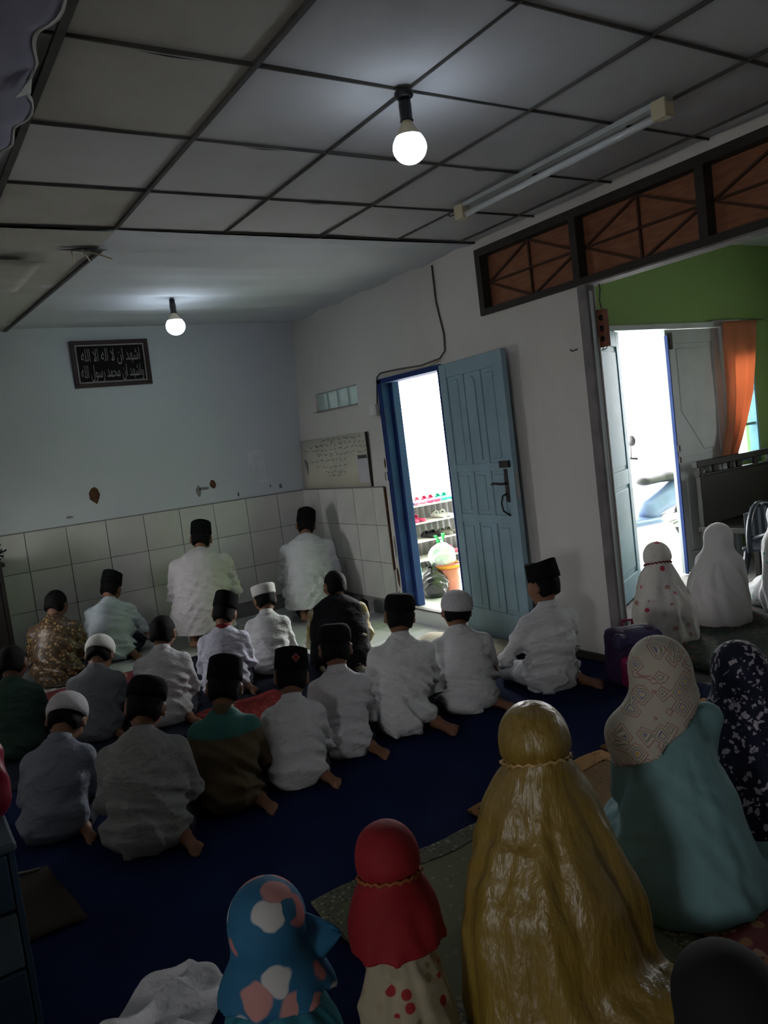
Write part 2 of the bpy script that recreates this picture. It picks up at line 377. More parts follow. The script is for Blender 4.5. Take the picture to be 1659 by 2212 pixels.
# ------------------------------------------------------------------ transom over the opening
tr = empty('trim_1', (XW, 2.4, 2.25)); tag(tr, kind='structure')
def tbx(name, m, y0, y1, z0, z1, x0=0, x1=.09):
    return MB().box(x0, x1, y0-2.4, y1-2.4, z0-2.25, z1-2.25).build(name, m, tr)
tbx('top_rail', M['dark_frame'], .8, 4.09, 2.625, 2.675, -.02, .10)
tbx('bottom_rail', M['dark_frame'], .8, 4.09, 2.245, 2.285, -.02, .10)
tbx('light_strip', M['post_grey'], .8, 3.22, 2.235, 2.246, -.015, .09)
MY = [4.065, 3.226, 2.397, 1.568, .82]
for y in MY: tbx('mullion', M['dark_frame'], y-.025, y+.025, 2.285, 2.625, -.02, .10)
for k in range(4):
    y1, y0 = MY[k]-.025, MY[k+1]+.025; ym = (y0+y1)/2; zm = 2.455
    tbx('plywood_panel', M['ply'], y0, y1, 2.285, 2.625, .05, .06)
    def bar(p, q):
        d = Vector((0, q[0]-p[0], q[1]-p[1])); L = d.length; a = math.atan2(d.z, d.y)
        MB().box(.035, .05, -L/2, L/2, -.006, .006).build('lattice_bar', M['ply_batten'], tr, (0, (p[0]+q[0])/2-2.4, (p[1]+q[1])/2-2.25), (a, 0, 0))
    bar((y0, zm), (ym, 2.625)); bar((ym, 2.625), (y1, zm)); bar((y1, zm), (ym, 2.285)); bar((ym, 2.285), (y0, zm)); bar((y0, zm), (y1, zm)); bar((ym, 2.285), (ym, 2.625))
# post at the wall end beside the opening
po = MB().box(3.53, 3.60, 3.165, 3.235, 0, 2.25).build('trim_2', M['post_grey'], bevel=.006); tag(po, kind='structure')
MB().tube([(3.55, 3.15, .02), (3.55, 3.15, 2.2)], .011, 8).build('conduit_pipe', M['grey_paint'], po)
MB().tube([(3.525, 3.32, 1.90), (3.51, 3.31, 1.895), (3.50, 3.29, 1.885), (3.505, 3.25, 1.89)], .004, 6).build('bent_nail', M['iron'], po)

# ------------------------------------------------------------------ glass blocks
gb = empty('window_1', (XW, 6.26, 1.935)); tag(gb, kind='structure')
m, nt, bs = new_mat('ribbed_glass_block'); bs.inputs['Base Color'].default_value = (.42, .54, .51, 1); bs.inputs['Roughness'].default_value = .25
bs.inputs['Transmission Weight'].default_value = .09; bs.inputs['IOR'].default_value = 1.3
co = coords(nt, (1, 1, 1)); wv = N(nt, 'ShaderNodeTexChecker'); mp = N(nt, 'ShaderNodeMapping'); mp.inputs['Rotation'].default_value = (.785, 0, 0)
nt.links.new(co, mp.inputs[0]); nt.links.new(mp.outputs[0], wv.inputs['Vector']); wv.inputs['Scale'].default_value = 70
bp = N(nt, 'ShaderNodeBump'); bp.inputs['Strength'].default_value = .5; bp.inputs['Distance'].default_value = .01
nt.links.new(wv.outputs['Fac'], bp.inputs['Height']); nt.links.new(bp.outputs[0], bs.inputs['Normal']); M['glassblock'] = m
for k in range(4):
    y = 6.26+.397-.099-.1985*k
    MB().box(0.02+lean(y, 1.9), .09+lean(y, 1.9), y-.095-6.26, y+.095-6.26, -.082, .082).build('glass_block', M['glassblock'], gb, bevel=.006)
MB().box(.015, .10, 5.87-6.26, 6.655-6.26, -.085, -.08).build('mortar_bed', M['cement'], gb)

# ------------------------------------------------------------------ door 1
d1 = empty('door_1', (XW, 4.60, 0)); tag(d1, kind='structure')
def d1b(name, m, x0, x1, y0, y1, z0, z1, bev=.004): return MB().box(x0-XW, x1-XW, y0-4.6, y1-4.6, z0, z1).build(name, m, d1, bevel=bev)
d1b('jamb', M['blue_paint'], 3.525, 3.67, 5.385, 5.452, .115, 2.0)
d1b('jamb_stop', M['blue_paint'], 3.60, 3.67, 5.345, 5.386, .115, 1.97)
d1b('jamb', M['blue_paint'], 3.535, 3.67, 4.60, 4.645, .115, 2.0)
d1b('head_rail', M['blue_paint'], 3.525, 3.67, 4.60, 5.452, 1.965, 2.005)
d1b('strike_plate', M['steel'], 3.515, 3.55, 5.45, 5.485, 1.18, 1.25)
lw, lh = .765, 1.965
leaf = empty('door_leaf', (-.01, .0, .03), math.atan2(-.76, -.075), d1)
tag(leaf, 'pale blue panelled door leaf swung back against the wall')
b = MB()
# local: +X along the leaf, +Y = towards the wall (back), -Y... room face is chosen by sign below
sgn = -1
def lb(b, x0, x1, z0, z1, d0=-.02, d1_=.02): b.box(x0, x1, d0, d1_, z0, z1)
cols = ((.085, .245), (.30, .455), (.51, .67)); rows = ((1.24, 1.865), (.885, 1.185), (.20, .825))
core = MB(); lb(core, .06, .70, .15, 1.9, -.010, .010); core.build('core_board', M['leaf_blue'], leaf)
b = MB(); lb(b, 0, .085, 0, lh); b.build('stile', M['leaf_blue'], leaf, bevel=.003)
b = MB(); lb(b, .67, lw, 0, lh); b.build('stile', M['leaf_blue'], leaf, bevel=.003)
for (x0, x1) in ((.245, .30), (.455, .51)):
    b = MB(); lb(b, x0, x1, .2, 1.865, -.018, .018); b.build('mullion', M['leaf_blue'], leaf, bevel=.003)
for (z0, z1) in ((0, .20), (.825, .885), (1.185, 1.24), (1.865, lh)):
    b = MB(); lb(b, .085, .67, z0, z1, -.0185, .0185); b.build('rail', M['leaf_blue'], leaf, bevel=.003)
for ri, (z0, z1) in enumerate(rows):
    for ci, (x0, x1) in enumerate(cols):
        if ri == 0 and ci == 1:
            n = 10; top = [((x0+x1)/2+.05*math.cos(pi*i/n), z1-.075+.05*math.sin(pi*i/n)) for i in range(n+1)]
            pts = [(x0+.0275, z0+.025), (x1-.0275, z0+.025)]+top
            v = [(p[0], -.018, p[1]) for p in pts]+[(p[0], .018, p[1]) for p in pts]; q = len(pts)
            MB().add(v, [tuple(range(q)), tuple(range(2*q-1, q-1, -1))]+[(i, i+q, (i+1) % q+q, (i+1) % q) for i in range(q)]).build('raised_panel', M['leaf_blue'], leaf)
        else:
            b = MB(); lb(b, x0+.025, x1-.025, z0+.025, z1-.025, -.017, .017); b.build('raised_panel', M['leaf_blue'], leaf, bevel=.007)
for s in (1, -1):
    f0 = .02*s
    def bx(name, m, x0, x1, z0, z1, t, bev=.002):
        y0, y1 = sorted((f0, f0+t*s)); return MB().box(x0, x1, y0, y1, z0, z1).build(name, m, leaf, bevel=bev)
    bx('lock_plate', M['iron'], .665, .70, .975, 1.195, .006)
    bx('rim_latch', M['iron'], .64, .74, 1.205, 1.25, .02)
    MB().tube([(.685, f0, 1.10), (.685, f0+.045*s, 1.10), (.60, f0+.05*s, 1.105), (.575, f0+.05*s, 1.10)], .008, 8).build('lever_handle', M['iron'], leaf)
    MB().tube([(.675, f0, 1.035), (.66, f0+.03*s, 1.02), (.652, f0+.04*s, .97), (.66, f0+.035*s, .92), (.685, f0, .885)], .006, 8).build('pull_handle', M['black_pl'], leaf)
bx = MB().box(.764, .768, -.012, .012, 1.0, 1.18).build('lock_faceplate', M['steel'], leaf)
for z in (.25, 1.0, 1.75): MB().lathe([(.009, -.05), (.009, .05)], 8, (0, .0, z)).build('hinge', M['iron'], leaf)

# ------------------------------------------------------------------ door 2 (double door of the green room) and window 2
d2 = empty('door_2', (5.5, 4.42, 0)); tag(d2, kind='structure')
def d2b(name, m, x0, x1, y0, y1, z0, z1, bev=.004): return MB().box(x0-5.5, x1-5.5, y0-4.42, y1-4.42, z0, z1).build(name, m, d2, bevel=bev)
d2b('head_rail', M['grey_paint'], 5.12, 6.66, 4.39, 4.53, 2.155, 2.20)
d2b('jamb', M['leaf_blue2'], 5.13, 5.18, 4.39, 4.53, 0, 2.16)
d2b('jamb', M['grey_paint'], 6.60, 6.66, 4.39, 4.53, 0, 2.16)
def leaf2(name, loc, rz, w, h, m, diag):
    L = empty(name, loc, rz, d2)
    MB().box(.05, w-.05, -.010, .010, .1, h-.05).build('core_board', m, L)
    for (x0, x1) in ((0, .10), (w-.10, w)): MB().box(x0, x1, -.02, .02, 0, h).build('stile', m, L, bevel=.003)
    for (z0, z1) in ((0, .18), (.90, 1.02), (h-.12, h)): MB().box(.10, w-.10, -.0195, .0195, z0, z1).build('rail', m, L, bevel=.003)
    if diag:
        pts = [(.14, 1.42), (.14, h-.16), (w-.14, h-.16), (w-.14, 1.06), (w*.55, 1.06)]
        v = [(p[0], -.018, p[1]) for p in pts]+[(p[0], .018, p[1]) for p in pts]; q = 5
        MB().add(v, [tuple(reversed(range(q))), tuple(range(q, 2*q))]+[(i, (i+1) % q, (i+1) % q+q, i+q) for i in range(q)]).build('raised_panel', m, L, bevel=.008)
    else: MB().box(.13, w-.13, -.017, .017, 1.05, h-.16).build('raised_panel', m, L, bevel=.008)
    MB().box(.13, w-.13, -.017, .017, .22, .87).build('raised_panel', m, L, bevel=.008)
    return L
l2 = leaf2('door_leaf', (-.32, -.04, .02), pi+math.atan2(.27, .55), .70, 2.12, M['leaf_blue2'], False)
l3 = leaf2('door_leaf', (.345, .02, .02), 0, .755, 2.13, M['grey_paint'], True)
tag(l2, 'turquoise door leaf swung open'); tag(l3, 'closed grey white door leaf with a slanted panel')
MB().box(.345-.012, .345, -.03, .0, .02, 2.1).build('meeting_strip', M['blue_paint'], d2)
for z in (1.0, 1.1): MB().box(.335, .36, -.045, -.01, z, z+.05).build('door_bolt', M['iron'], d2)
MB().box(.375, .40, -.03, .0, 1.98, 2.12).build('door_bolt', M['iron'], d2)

w2 = empty('window_2', (6.89, 4.47, 1.4)); tag(w2, kind='structure')
mg, nt, bs = new_mat('clear_pane'); nt.nodes.remove(bs)
a1 = N(nt, 'ShaderNodeBsdfTransparent'); a1.inputs[0].default_value = (.9, .97, 1, 1); a2 = N(nt, 'ShaderNodeBsdfGlossy'); a2.inputs['Roughness'].default_value = .05
mxs = N(nt, 'ShaderNodeMixShader'); mxs.inputs[0].default_value = .08
nt.links.new(a1.outputs[0], mxs.inputs[1]); nt.links.new(a2.outputs[0], mxs.inputs[2]); nt.links.new(mxs.outputs[0], nt.nodes['Material Output'].inputs[0]); M['glass'] = mg
for (x0, x1, z0, z1) in ((-.23, -.20, -.5, .5), (.20, .23, -.5, .5), (-.2, .2, -.5, -.47), (-.2, .2, .47, .5)):
    MB().box(x0, x1, -.05, .04, z0, z1).build('window_frame', M['leaf_blue2'], w2, bevel=.003)
for z in (-.16, .16): MB().box(-.2, .2, -.03, .02, z-.012, z+.012).build('glazing_bar', M['leaf_blue2'], w2)
for z in (-.32, 0, .32): MB().box(-.2, .2, -.003, .003, z-.146, z+.146).build('pane', M['glass'], w2)

# ------------------------------------------------------------------ lamps
M['bulb'] = emis('lit_bulb_glass', (.76, .87, 1.0), BULB); M['bulb_far'] = emis('lit_bulb_glass_far', (.76, .87, 1.0), BULB_FAR)
def bulb(x, y, zc, k, label, grp, base_r, gm='bulb'):
    t = empty('light_bulb', (x, y, zc)); tag(t, label, 'light bulb', grp)
    MB().lathe([(base_r*.8, 0), (base_r, -.006), (base_r, -.02), (base_r*.75, -.026)], 20).build('ceiling_rose', M['black_pl'], t)
    MB().lathe([(.021, -.024), (.023, -.05), (.022, -.10), (.025, -.104)], 20).build('lamp_socket', M['black_pl'], t)
    MB().lathe([(.016, -.10), (.022, -.115), (.034*k, -.135), (.047*k, -.158)], 24, caps=False).build('heat_sink', M['cream_pl'], t)
    R = .061*k; zc_ = -.158-R*.62
    pr = [(.047*k, -.158)]+[(R*math.cos(a), zc_-R*.92*math.sin(a)) for a in np.linspace(-.55, pi/2*.985, 12)]
    MB().lathe(pr, 28).build('bulb_glass', M[gm], t)
bulb(1.774, 2.335, 2.722, 1.0, 'lit white bulb in black socket, nearer one where ceiling panels meet', 'ceiling bulbs', .034)
bulb(2.03, 5.76, 2.735, 1.15, 'lit white bulb under the smooth ceiling near the back wall', 'ceiling bulbs', .02, 'bulb_far')
t = empty('tube_light', (2.865, 2.73, 2.715)); tag(t, 'unlit white fluorescent tube fixture on the ceiling panels', 'tube light')
t.rotation_euler = (0, 0, -.013)
MB().box(-.022, .022, -.69, .69, -.022, 0).build('channel', M['grey_paint'], t, bevel=.002)
for s in (-1, 1): MB().box(-.03, .03, .655*s-.035, .655*s+.035, -.075, 0).build('end_holder', M['cream_pl'], t, bevel=.006)
MB().tube([(0, -.64, -.058), (0, .64, -.058)], .0165, 14).build('glass_tube', mat('unlit_white_tube', (.68, .72, .74), rough=.15, var=0, spec=.5), t)
MB().tube([(0, .69, -.03), (0, .76, -.03), (.02, .80, -.008)], .004, 6).build('cable', M['cable'], t)

# ------------------------------------------------------------------ wall things
def new_text(body, size, m, name, parent, loc, rot, width=None, ex=.0015):
    cu = bpy.data.curves.new(name, 'FONT'); cu.body = body; cu.size = size; cu.extrude = ex; cu.align_x = 'CENTER'; cu.align_y = 'CENTER'
    cu.resolution_u = 3
    tmp = bpy.data.objects.new('tmp_text', cu); COL.objects.link(tmp)
    dg = bpy.context.evaluated_depsgraph_get(); me = bpy.data.meshes.new_from_object(tmp.evaluated_get(dg))
    bpy.data.objects.remove(tmp)
    co = np.empty(len(me.vertices)*3); me.vertices.foreach_get('co', co); co = co.reshape(-1, 3)
    if width and len(co):
        sx = width/max(1e-6, co[:, 0].max()-co[:, 0].min()); co[:, 0] = (co[:, 0]-(co[:, 0].max()+co[:, 0].min())/2)*sx
        me.vertices.foreach_set('co', co.ravel())
    me.materials.clear(); me.materials.append(m)
    return link(name, me, m, parent, loc, rot)
# Arabic presentation forms, written in visual (left to right) order
def vis(s): return ''.join(reversed(s))
ALLAH = '\ufe8d\ufedf\ufee0\ufeea'
l1 = vis('\ufe8d\ufeb7\ufeec\ufeaa \ufe8d\ufee5 \ufefb \ufe8d\ufedf\ufeea \ufe8d\ufefb '+ALLAH)
l2_ = vis('\ufeed\ufe8d\ufeb7\ufeec\ufeaa \ufe8d\ufee5 \ufee3\ufea4\ufee4\ufeaa \ufead\ufeb3\ufeee\ufedd '+ALLAH)
cf = empty('calligraphy_frame', (1.87, 7.057, 2.465)); tag(cf, 'dark wooden frame with two lines of silver calligraphy on black', 'picture frame')
cf.rotation_euler = (.05, 0, 0)
M['frame_wood'] = mat('dark_red_brown_wood', (.035, .016, .012), rough=.5, var=.2)
M['velvet'] = mat('black_velvet', (.010, .008, .008), rough=.95, var=0)
M['silver'] = mat('dull_silver_print', (.30, .27, .26), rough=.5, var=.15, vs_=20)
MB().box(-.30, .30, -.012, -.004, -.165, .165).build('backing', M['velvet'], cf)
for (x0, x1, z0, z1) in ((-.33, .33, .165, .197), (-.33, .33, -.197, -.165), (-.33, -.297, -.165, .165), (.297, .33, -.165, .165)):
    MB().box(x0, x1, -.026, -.002, z0, z1).build('frame_moulding', M['frame_wood'], cf, bevel=.003)
for (x0, x1, z0, z1) in ((-.293, .293, .150, .163), (-.293, .293, -.163, -.150), (-.293, -.281, -.150, .150), (.281, .293, -.150, .150)):
    MB().box(x0, x1, -.016, -.011, z0, z1).build('silver_border', M['silver'], cf)
new_text(l1, .15, M['silver'], 'calligraphy_line', cf, (0, -.0135, .066), (pi/2, 0, 0), .50)
new_text(l2_, .15, M['silver'], 'calligraphy_line', cf, (0, -.0135, -.072), (pi/2, 0, 0), .53)
# scribbled lines: strokes as thin ribbons on a plane (u right, v up)
def scribble(rows, u0, u1, amp, seed, density=1.0, w=.0022):
    r = random.Random(seed); b = MB()
    for (v, a, c) in rows:
        u = u1-(1-c)*(u1-u0); end = u0+a*(u1-u0)
        while u > end:
            n = r.randint(3, 7); pts = []; x = u
            for i in range(n):
                x -= amp*r.uniform(.25, .9); pts.append((x, v+amp*r.uniform(-.55, .55)*(1.6 if r.random() < .2 else 1)))
            for p, q in zip(pts, pts[1:]):
                d = math.hypot(q[0]-p[0], q[1]-p[1]) or 1; nx, ny = -(q[1]-p[1])/d*w/2, (q[0]-p[0])/d*w/2
                b.add([(p[0]+nx, p[1]+ny, 0), (q[0]+nx, q[1]+ny, 0), (q[0]-nx, q[1]-ny, 0), (p[0]-nx, p[1]-ny, 0)], [(0, 1, 2, 3)])
            u = x-amp*r.uniform(.4, 1.6)/density
    return b
M['ink'] = mat('faded_marker_ink', (.10, .095, .075), rough=.8, var=.3, vs_=30)
M['board'] = mat('yellowed_whiteboard', (.60, .57, .46), rough=.4, c2=(.52, .50, .42), vs_=3)
wb1 = empty('whiteboard', (XW, 6.39, 1.37)); tag(wb1, 'yellowed whiteboard with faded handwritten Arabic above the side wall tiles', 'whiteboard')
def wbf(u, v):
    y = 7.03-u*1.29; z = 1.137+v*.468
    return (XW-.012+lean(y, z)-XW, y-6.39, z-1.37)
grid(wbf, 8, 3, M['board'], 'board_panel', wb1, thick=.008)
MB().box(-.018, .0, -.66, -.648, -.235, .232).build('edge_strip', M['dark_frame'], wb1)
sc = scribble([(.205, .35, .95), (.165, .12, 1), (.12, .05, 1), (.075, .25, 1), (.02, .1, .72), (-.04, .25, .72), (-.09, .4, .70), (-.12, .42, .62)], -.60, .62, .026, 3, 1.3, .0042)
sm = sc.build('handwriting', M['ink'], wb1, (-.0185, 0, 0), None); sm.rotation_euler = (pi/2, 0, -pi/2); sm['kind'] = 'stuff'
for v in sm.data.vertices:   # follow the leaning wall: local x runs along -Y of the room
    v.co.z -= lean(6.39-v.co.x, 1.37+v.co.y)
sm.data.update()
MB().box(-.019, -.016, -.645, -.47, -.20, .045).build('taped_paper', mat('grey_paper', (.52, .50, .54), rough=.8, var=.05), wb1)
MB().box(-.0195, -.0187, -.64, -.485, .01, .04).build('paper_heading', M['ink'], wb1)
chip(wb1, [(.52, -.04), (.545, -.01), (.54, .05), (.50, 0), (.505, -.10)], 'x', -.010, M['cement'], 'chipped_patch')
pl = empty('paper_sheet', (3.09, 7.055, 1.41)); tag(pl, 'torn paper list with columns of writing on the back wall', 'paper')
pts = [(-.085, .15), (-.03, .165), (.075, .155), (.08, -.15), (.02, -.158), (-.04, -.15), (-.075, -.06), (-.085, .03)]
v = [(p[0], -.002-.006*max(0, -p[1]), p[1]) for p in pts]+[(p[0], .002, p[1]) for p in pts]
MB().add(v, [tuple(range(8)), tuple(range(15, 7, -1))]+[(i, i+8, (i+1) % 8+8, (i+1) % 8) for i in range(8)]).build('sheet', mat('white_paper', (.70, .71, .75), rough=.8, var=.05), pl)
for k, (a, c_) in enumerate(((-.055, -.005), (.01, .07))):
    o = scribble([(.12-.022*i, 0, 1) for i in range(12)], a, c_, .009, 5+k, 2.0, .0018).build('written_column', M['ink'], pl, (0, -.0045, 0), (pi/2, 0, 0)); o['kind'] = 'stuff'
# power cable and switch beside the door
cb = MB().tube([(XW-.008+lean(y, z), y, z) for (y, z) in ((4.568, 2.70), (4.57, 2.45), (4.52, 2.2), (4.53, 2.09), (4.60, 2.045), (4.85, 2.03), (5.2, 2.05), (5.44, 2.055), (5.50, 2.03), (5.52, 1.93), (5.54, 1.80))], .006, 6).build('power_cable', M['cable'])
tag(cb, 'thin grey cable running down the wall and over the blue door frame', 'cable')
cb2 = MB().tube([(XW-.007+lean(y, z), y, z) for (y, z) in ((4.60, 2.04), (4.75, 2.012), (4.95, 2.013), (5.2, 2.03), (5.43, 2.03))], .004, 6).build('power_cable', M['cream_pl'])
tag(cb2, 'pale cable sagging along the top of the blue door frame', 'cable')
sw = empty('light_switch', (XW-.001, 5.55, 1.765)); tag(sw, 'white surface mounted light switch left of the blue door frame', 'switch')
MB().box(-.03, 0.006, -.045, .045, -.045, .045).build('switch_box', M['white_pl'], sw, bevel=.006)
MB().box(-.035, -.029, -.02, .02, -.03, .03).build('rocker', M['white_pl'], sw, bevel=.003)
# hanging red power strip in the opening of the green room
ps = empty('power_strip', (3.60, 3.125, 1.985)); tag(ps, 'red brown power strip hanging by its cord in the opening', 'power strip')
MB().box(-.015, .015, -.03, .03, -.105, .105).build('strip_body', mat('red_brown_plastic', (.26, .09, .055), rough=.5, var=.15), ps, bevel=.005)
for z in (-.06, 0, .06): MB().lathe([(.016, 0), (.016, .003)], 12, M=Matrix.Rotation(-pi/2, 3, 'Y')).build('socket_hole', M['black_pl'], ps, (-.0145, 0, z))
MB().tube([(0, 0, .10), (0, .012, .16), (0, .0, .22), (0, .01, .27)], .004, 6).build('cord', M['cable'], ps)
MB().tube([(0, -.01, -.105), (-.01, -.014, -.118), (-.012, .015, -.118), (0, .015, -.105)], .003, 6).build('hook', M['steel'], ps)
# orange curtain blown aside at the window
mo, nt, bs = new_mat('orange_curtain_cloth'); bs.inputs['Base Color'].default_value = (.62, .26, .14, 1); bs.inputs['Roughness'].default_value = .9
trn = N(nt, 'ShaderNodeBsdfTranslucent'); trn.inputs[0].default_value = (.80, .36, .20, 1); mxs = N(nt, 'ShaderNodeMixShader'); mxs.inputs[0].default_value = .45
nt.links.new(bs.outputs[0], mxs.inputs[1]); nt.links.new(trn.outputs[0], mxs.inputs[2]); nt.links.new(mxs.outputs[0], nt.nodes['Material Output'].inputs[0])
def cur(u, v):
    z = 2.19-1.22*v
    ks = ((0, 6.54, 7.05), (.3, 6.53, 6.97), (.55, 6.54, 6.89), (.75, 6.52, 6.76), (.88, 6.46, 6.66), (1, 6.40, 6.56))
    for a, c in zip(ks, ks[1:]):
        if v <= c[0]+1e-6:
            t = (v-a[0])/(c[0]-a[0]); x0 = a[1]+(c[1]-a[1])*t; x1 = a[2]+(c[2]-a[2])*t; break
    return (x0+(x1-x0)*u, 4.33+.022*math.sin(u*17+v*2)*(.5+v), z)
ct = empty('curtain', (6.8, 4.35, 2.2)); tag(ct, 'orange curtain gathered aside at the window of the green room', 'curtain')
o = grid(cur, 30, 24, mo, 'curtain_cloth', None, thick=.002); o.parent = ct; o.matrix_parent_inverse = Matrix.Translation((-6.8, -4.35, -2.2))
MB().tube([(-.35, 0, .0), (.4, 0, .0)], .008, 8).build('curtain_rod', M['steel'], ct)
for xx in (-.35, .4): MB().tube([(xx, 0, 0), (xx, .08, 0)], .006, 6).build('rod_bracket', M['steel'], ct)
# lilac cloth pinned under the ceiling at the left, frayed pale hem
def cl(u, v):
    y = 1.5+2.2*v; e = .575+.012*math.sin(y*21)+.02*math.sin(y*7.3)
    return (-.3+(e+.3)*u, y, 2.705-.10*math.sin(pi*u)*abs(math.sin(y*1.7))-.012*u*math.sin(y*15)**2)
tc = empty('ceiling_cloth', (0, 2.6, 2.7)); tag(tc, 'lilac cloth pinned under the ceiling with a frayed pale hem', 'cloth')
o = grid(cl, 20, 60, mat('lilac_cloth', (.27, .26, .36), rough=.9, var=.1), 'cloth_sheet', None, thick=.002); o.parent = tc; o.matrix_parent_inverse = Matrix.Translation((0, -2.6, -2.7))
pts = [Vector(cl(1, j/70))+Vector((0, 0, -.002)) for j in range(71)]
o = MB().tube(pts, [.0035+.003*random.random() for _ in pts], 6).build('frayed_hem', mat('pale_fray', (.55, .57, .55), rough=.9, var=.1), None); o.parent = tc; o.matrix_parent_inverse = Matrix.Translation((0, -2.6, -2.7))
o = grid(lambda u, v: (.565-.05*u*v+.005*v, 2.50+.09*v, 2.70-.03*v-.02*u), 4, 4, bpy.data.materials['pale_fray'], 'torn_flap', None, thick=.002); o.parent = tc; o.matrix_parent_inverse = Matrix.Translation((0, -2.6, -2.7))

# ------------------------------------------------------------------ implicit-surface modelling
F32 = np.float32
class Sdf:
    """list of primitives blended smoothly; meshed with surface nets so that every figure is one continuous surface"""
    def __init__(s): s.ops = []; s.post = None
    def cone(s, a, b, ra, rb, k=.02, flat=None):      # tapered capsule; flat=(sx,sy,sz) squashes the metric
        s.ops.append(('c', np.array(a, float), np.array(b, float), ra, rb, k, flat)); return s
    def ell(s, c, r, k=.02, R=None, sub=False):
        s.ops.append(('s' if sub else 'e', np.array(c, float), np.array(r, float), None if R is None else np.array(R), 0, k, None)); return s
    def cut(s, n, d):                                   # keep n.p <= d
        s.ops.append(('h', np.array(n, float), d, 0, 0, 0, None)); return s
    @staticmethod
    def dist(op, X, Y, Z):
        t = op[0]
        if t == 'h': return op[1][0]*X+op[1][1]*Y+op[1][2]*Z-op[2]
        if t == 'c':
            a, b, ra, rb, k, fl = op[1:]
            if fl is not None:
                sx, sy, sz = fl; X, Y, Z = X/sx, Y/sy, Z/sz; a = a/np.array(fl); b = b/np.array(fl)
            d = b-a; L = float(d@d) or 1e-9
            px, py, pz = X-a[0], Y-a[1], Z-a[2]
            h = np.clip((px*d[0]+py*d[1]+pz*d[2])/L, 0, 1)
            q = np.sqrt((px-h*d[0])**2+(py-h*d[1])**2+(pz-h*d[2])**2)-(ra+(rb-ra)*h)
            return q*(min(fl) if fl is not None else 1)
        c, r, R = op[1], op[2], op[3]
        px, py, pz = X-c[0], Y-c[1], Z-c[2]
        if R is not None:
            px, py, pz = R[0][0]*px+R[1][0]*py+R[2][0]*pz, R[0][1]*px+R[1][1]*py+R[2][1]*pz, R[0][2]*px+R[1][2]*py+R[2][2]*pz
        k0 = np.sqrt((px/r[0])**2+(py/r[1])**2+(pz/r[2])**2); k1 = np.sqrt((px/r[0]**2)**2+(py/r[1]**2)**2+(pz/r[2]**2)**2)
        return k0*(k0-1)/np.maximum(k1, 1e-6)
    def bounds(s):
        lo = np.full(3, 1e9); hi = -lo
        for op in s.ops:
            if op[0] == 'c':
                f = np.array(op[6]) if op[6] is not None else np.ones(3)
                for p, r in ((op[1], op[3]), (op[2], op[4])): lo = np.minimum(lo, p-r*f); hi = np.maximum(hi, p+r*f)
            elif op[0] == 'e': r = op[2].max() if op[3] is not None else op[2]; lo = np.minimum(lo, op[1]-r); hi = np.maximum(hi, op[1]+r)
        return lo, hi
    def fill(s, V, lo, h, n):
        ax = [(lo[i]+h*np.arange(n[i])).astype(F32) for i in range(3)]
        for op in s.ops:
            k = op[5]
            if op[0] == 'h': sl = (slice(None),)*3
            else:
                mg = k+2.5*h
                if op[0] == 'c':
                    f = np.array(op[6]) if op[6] is not None else np.ones(3)
                    l = np.minimum(op[1]-op[3]*f, op[2]-op[4]*f)-mg*1.6; u = np.maximum(op[1]+op[3]*f, op[2]+op[4]*f)+mg*1.6
                else: r = (op[2].max() if op[3] is not None else op[2]); l = op[1]-r-mg; u = op[1]+r+mg
                i0 = np.maximum(0, np.floor((l-lo)/h).astype(int)); i1 = np.minimum(n, np.ceil((u-lo)/h).astype(int)+1)
                if (i1 <= i0).any(): continue
                sl = tuple(slice(i0[i], i1[i]) for i in range(3))
            X = ax[0][sl[0]][:, None, None]; Y = ax[1][sl[1]][None, :, None]; Z = ax[2][sl[2]][None, None, :]
            D = s.dist(op, X, Y, Z).astype(F32); A = V[sl]
            if op[0] == 'h': V[sl] = np.maximum(A, D)
            elif op[0] == 's':
                V[sl] = np.maximum(A, -D)
            else:
                hh = np.clip(.5+.5*(A-D)/k, 0, 1); V[sl] = A+(D-A)*hh-k*hh*(1-hh)
        if s.post is not None:
            V += s.post(ax[0][:, None, None], ax[1][None, :, None], ax[2][None, None, :]).astype(F32)
        return V
    def mesh(s, h, name):
        lo, hi = s.bounds(); lo = lo-3*h; hi = hi+3*h; n = np.ceil((hi-lo)/h).astype(int)+1
        V = np.full(n, .25, F32); s.fill(V, lo, h, n)
        if s.cuts_floor: V = np.maximum(V, (s.floor_z-(lo[2]+h*np.arange(n[2])))[None, None, :].astype(F32))
        return nets(V, lo, h, name)
    cuts_floor = False; floor_z = .004
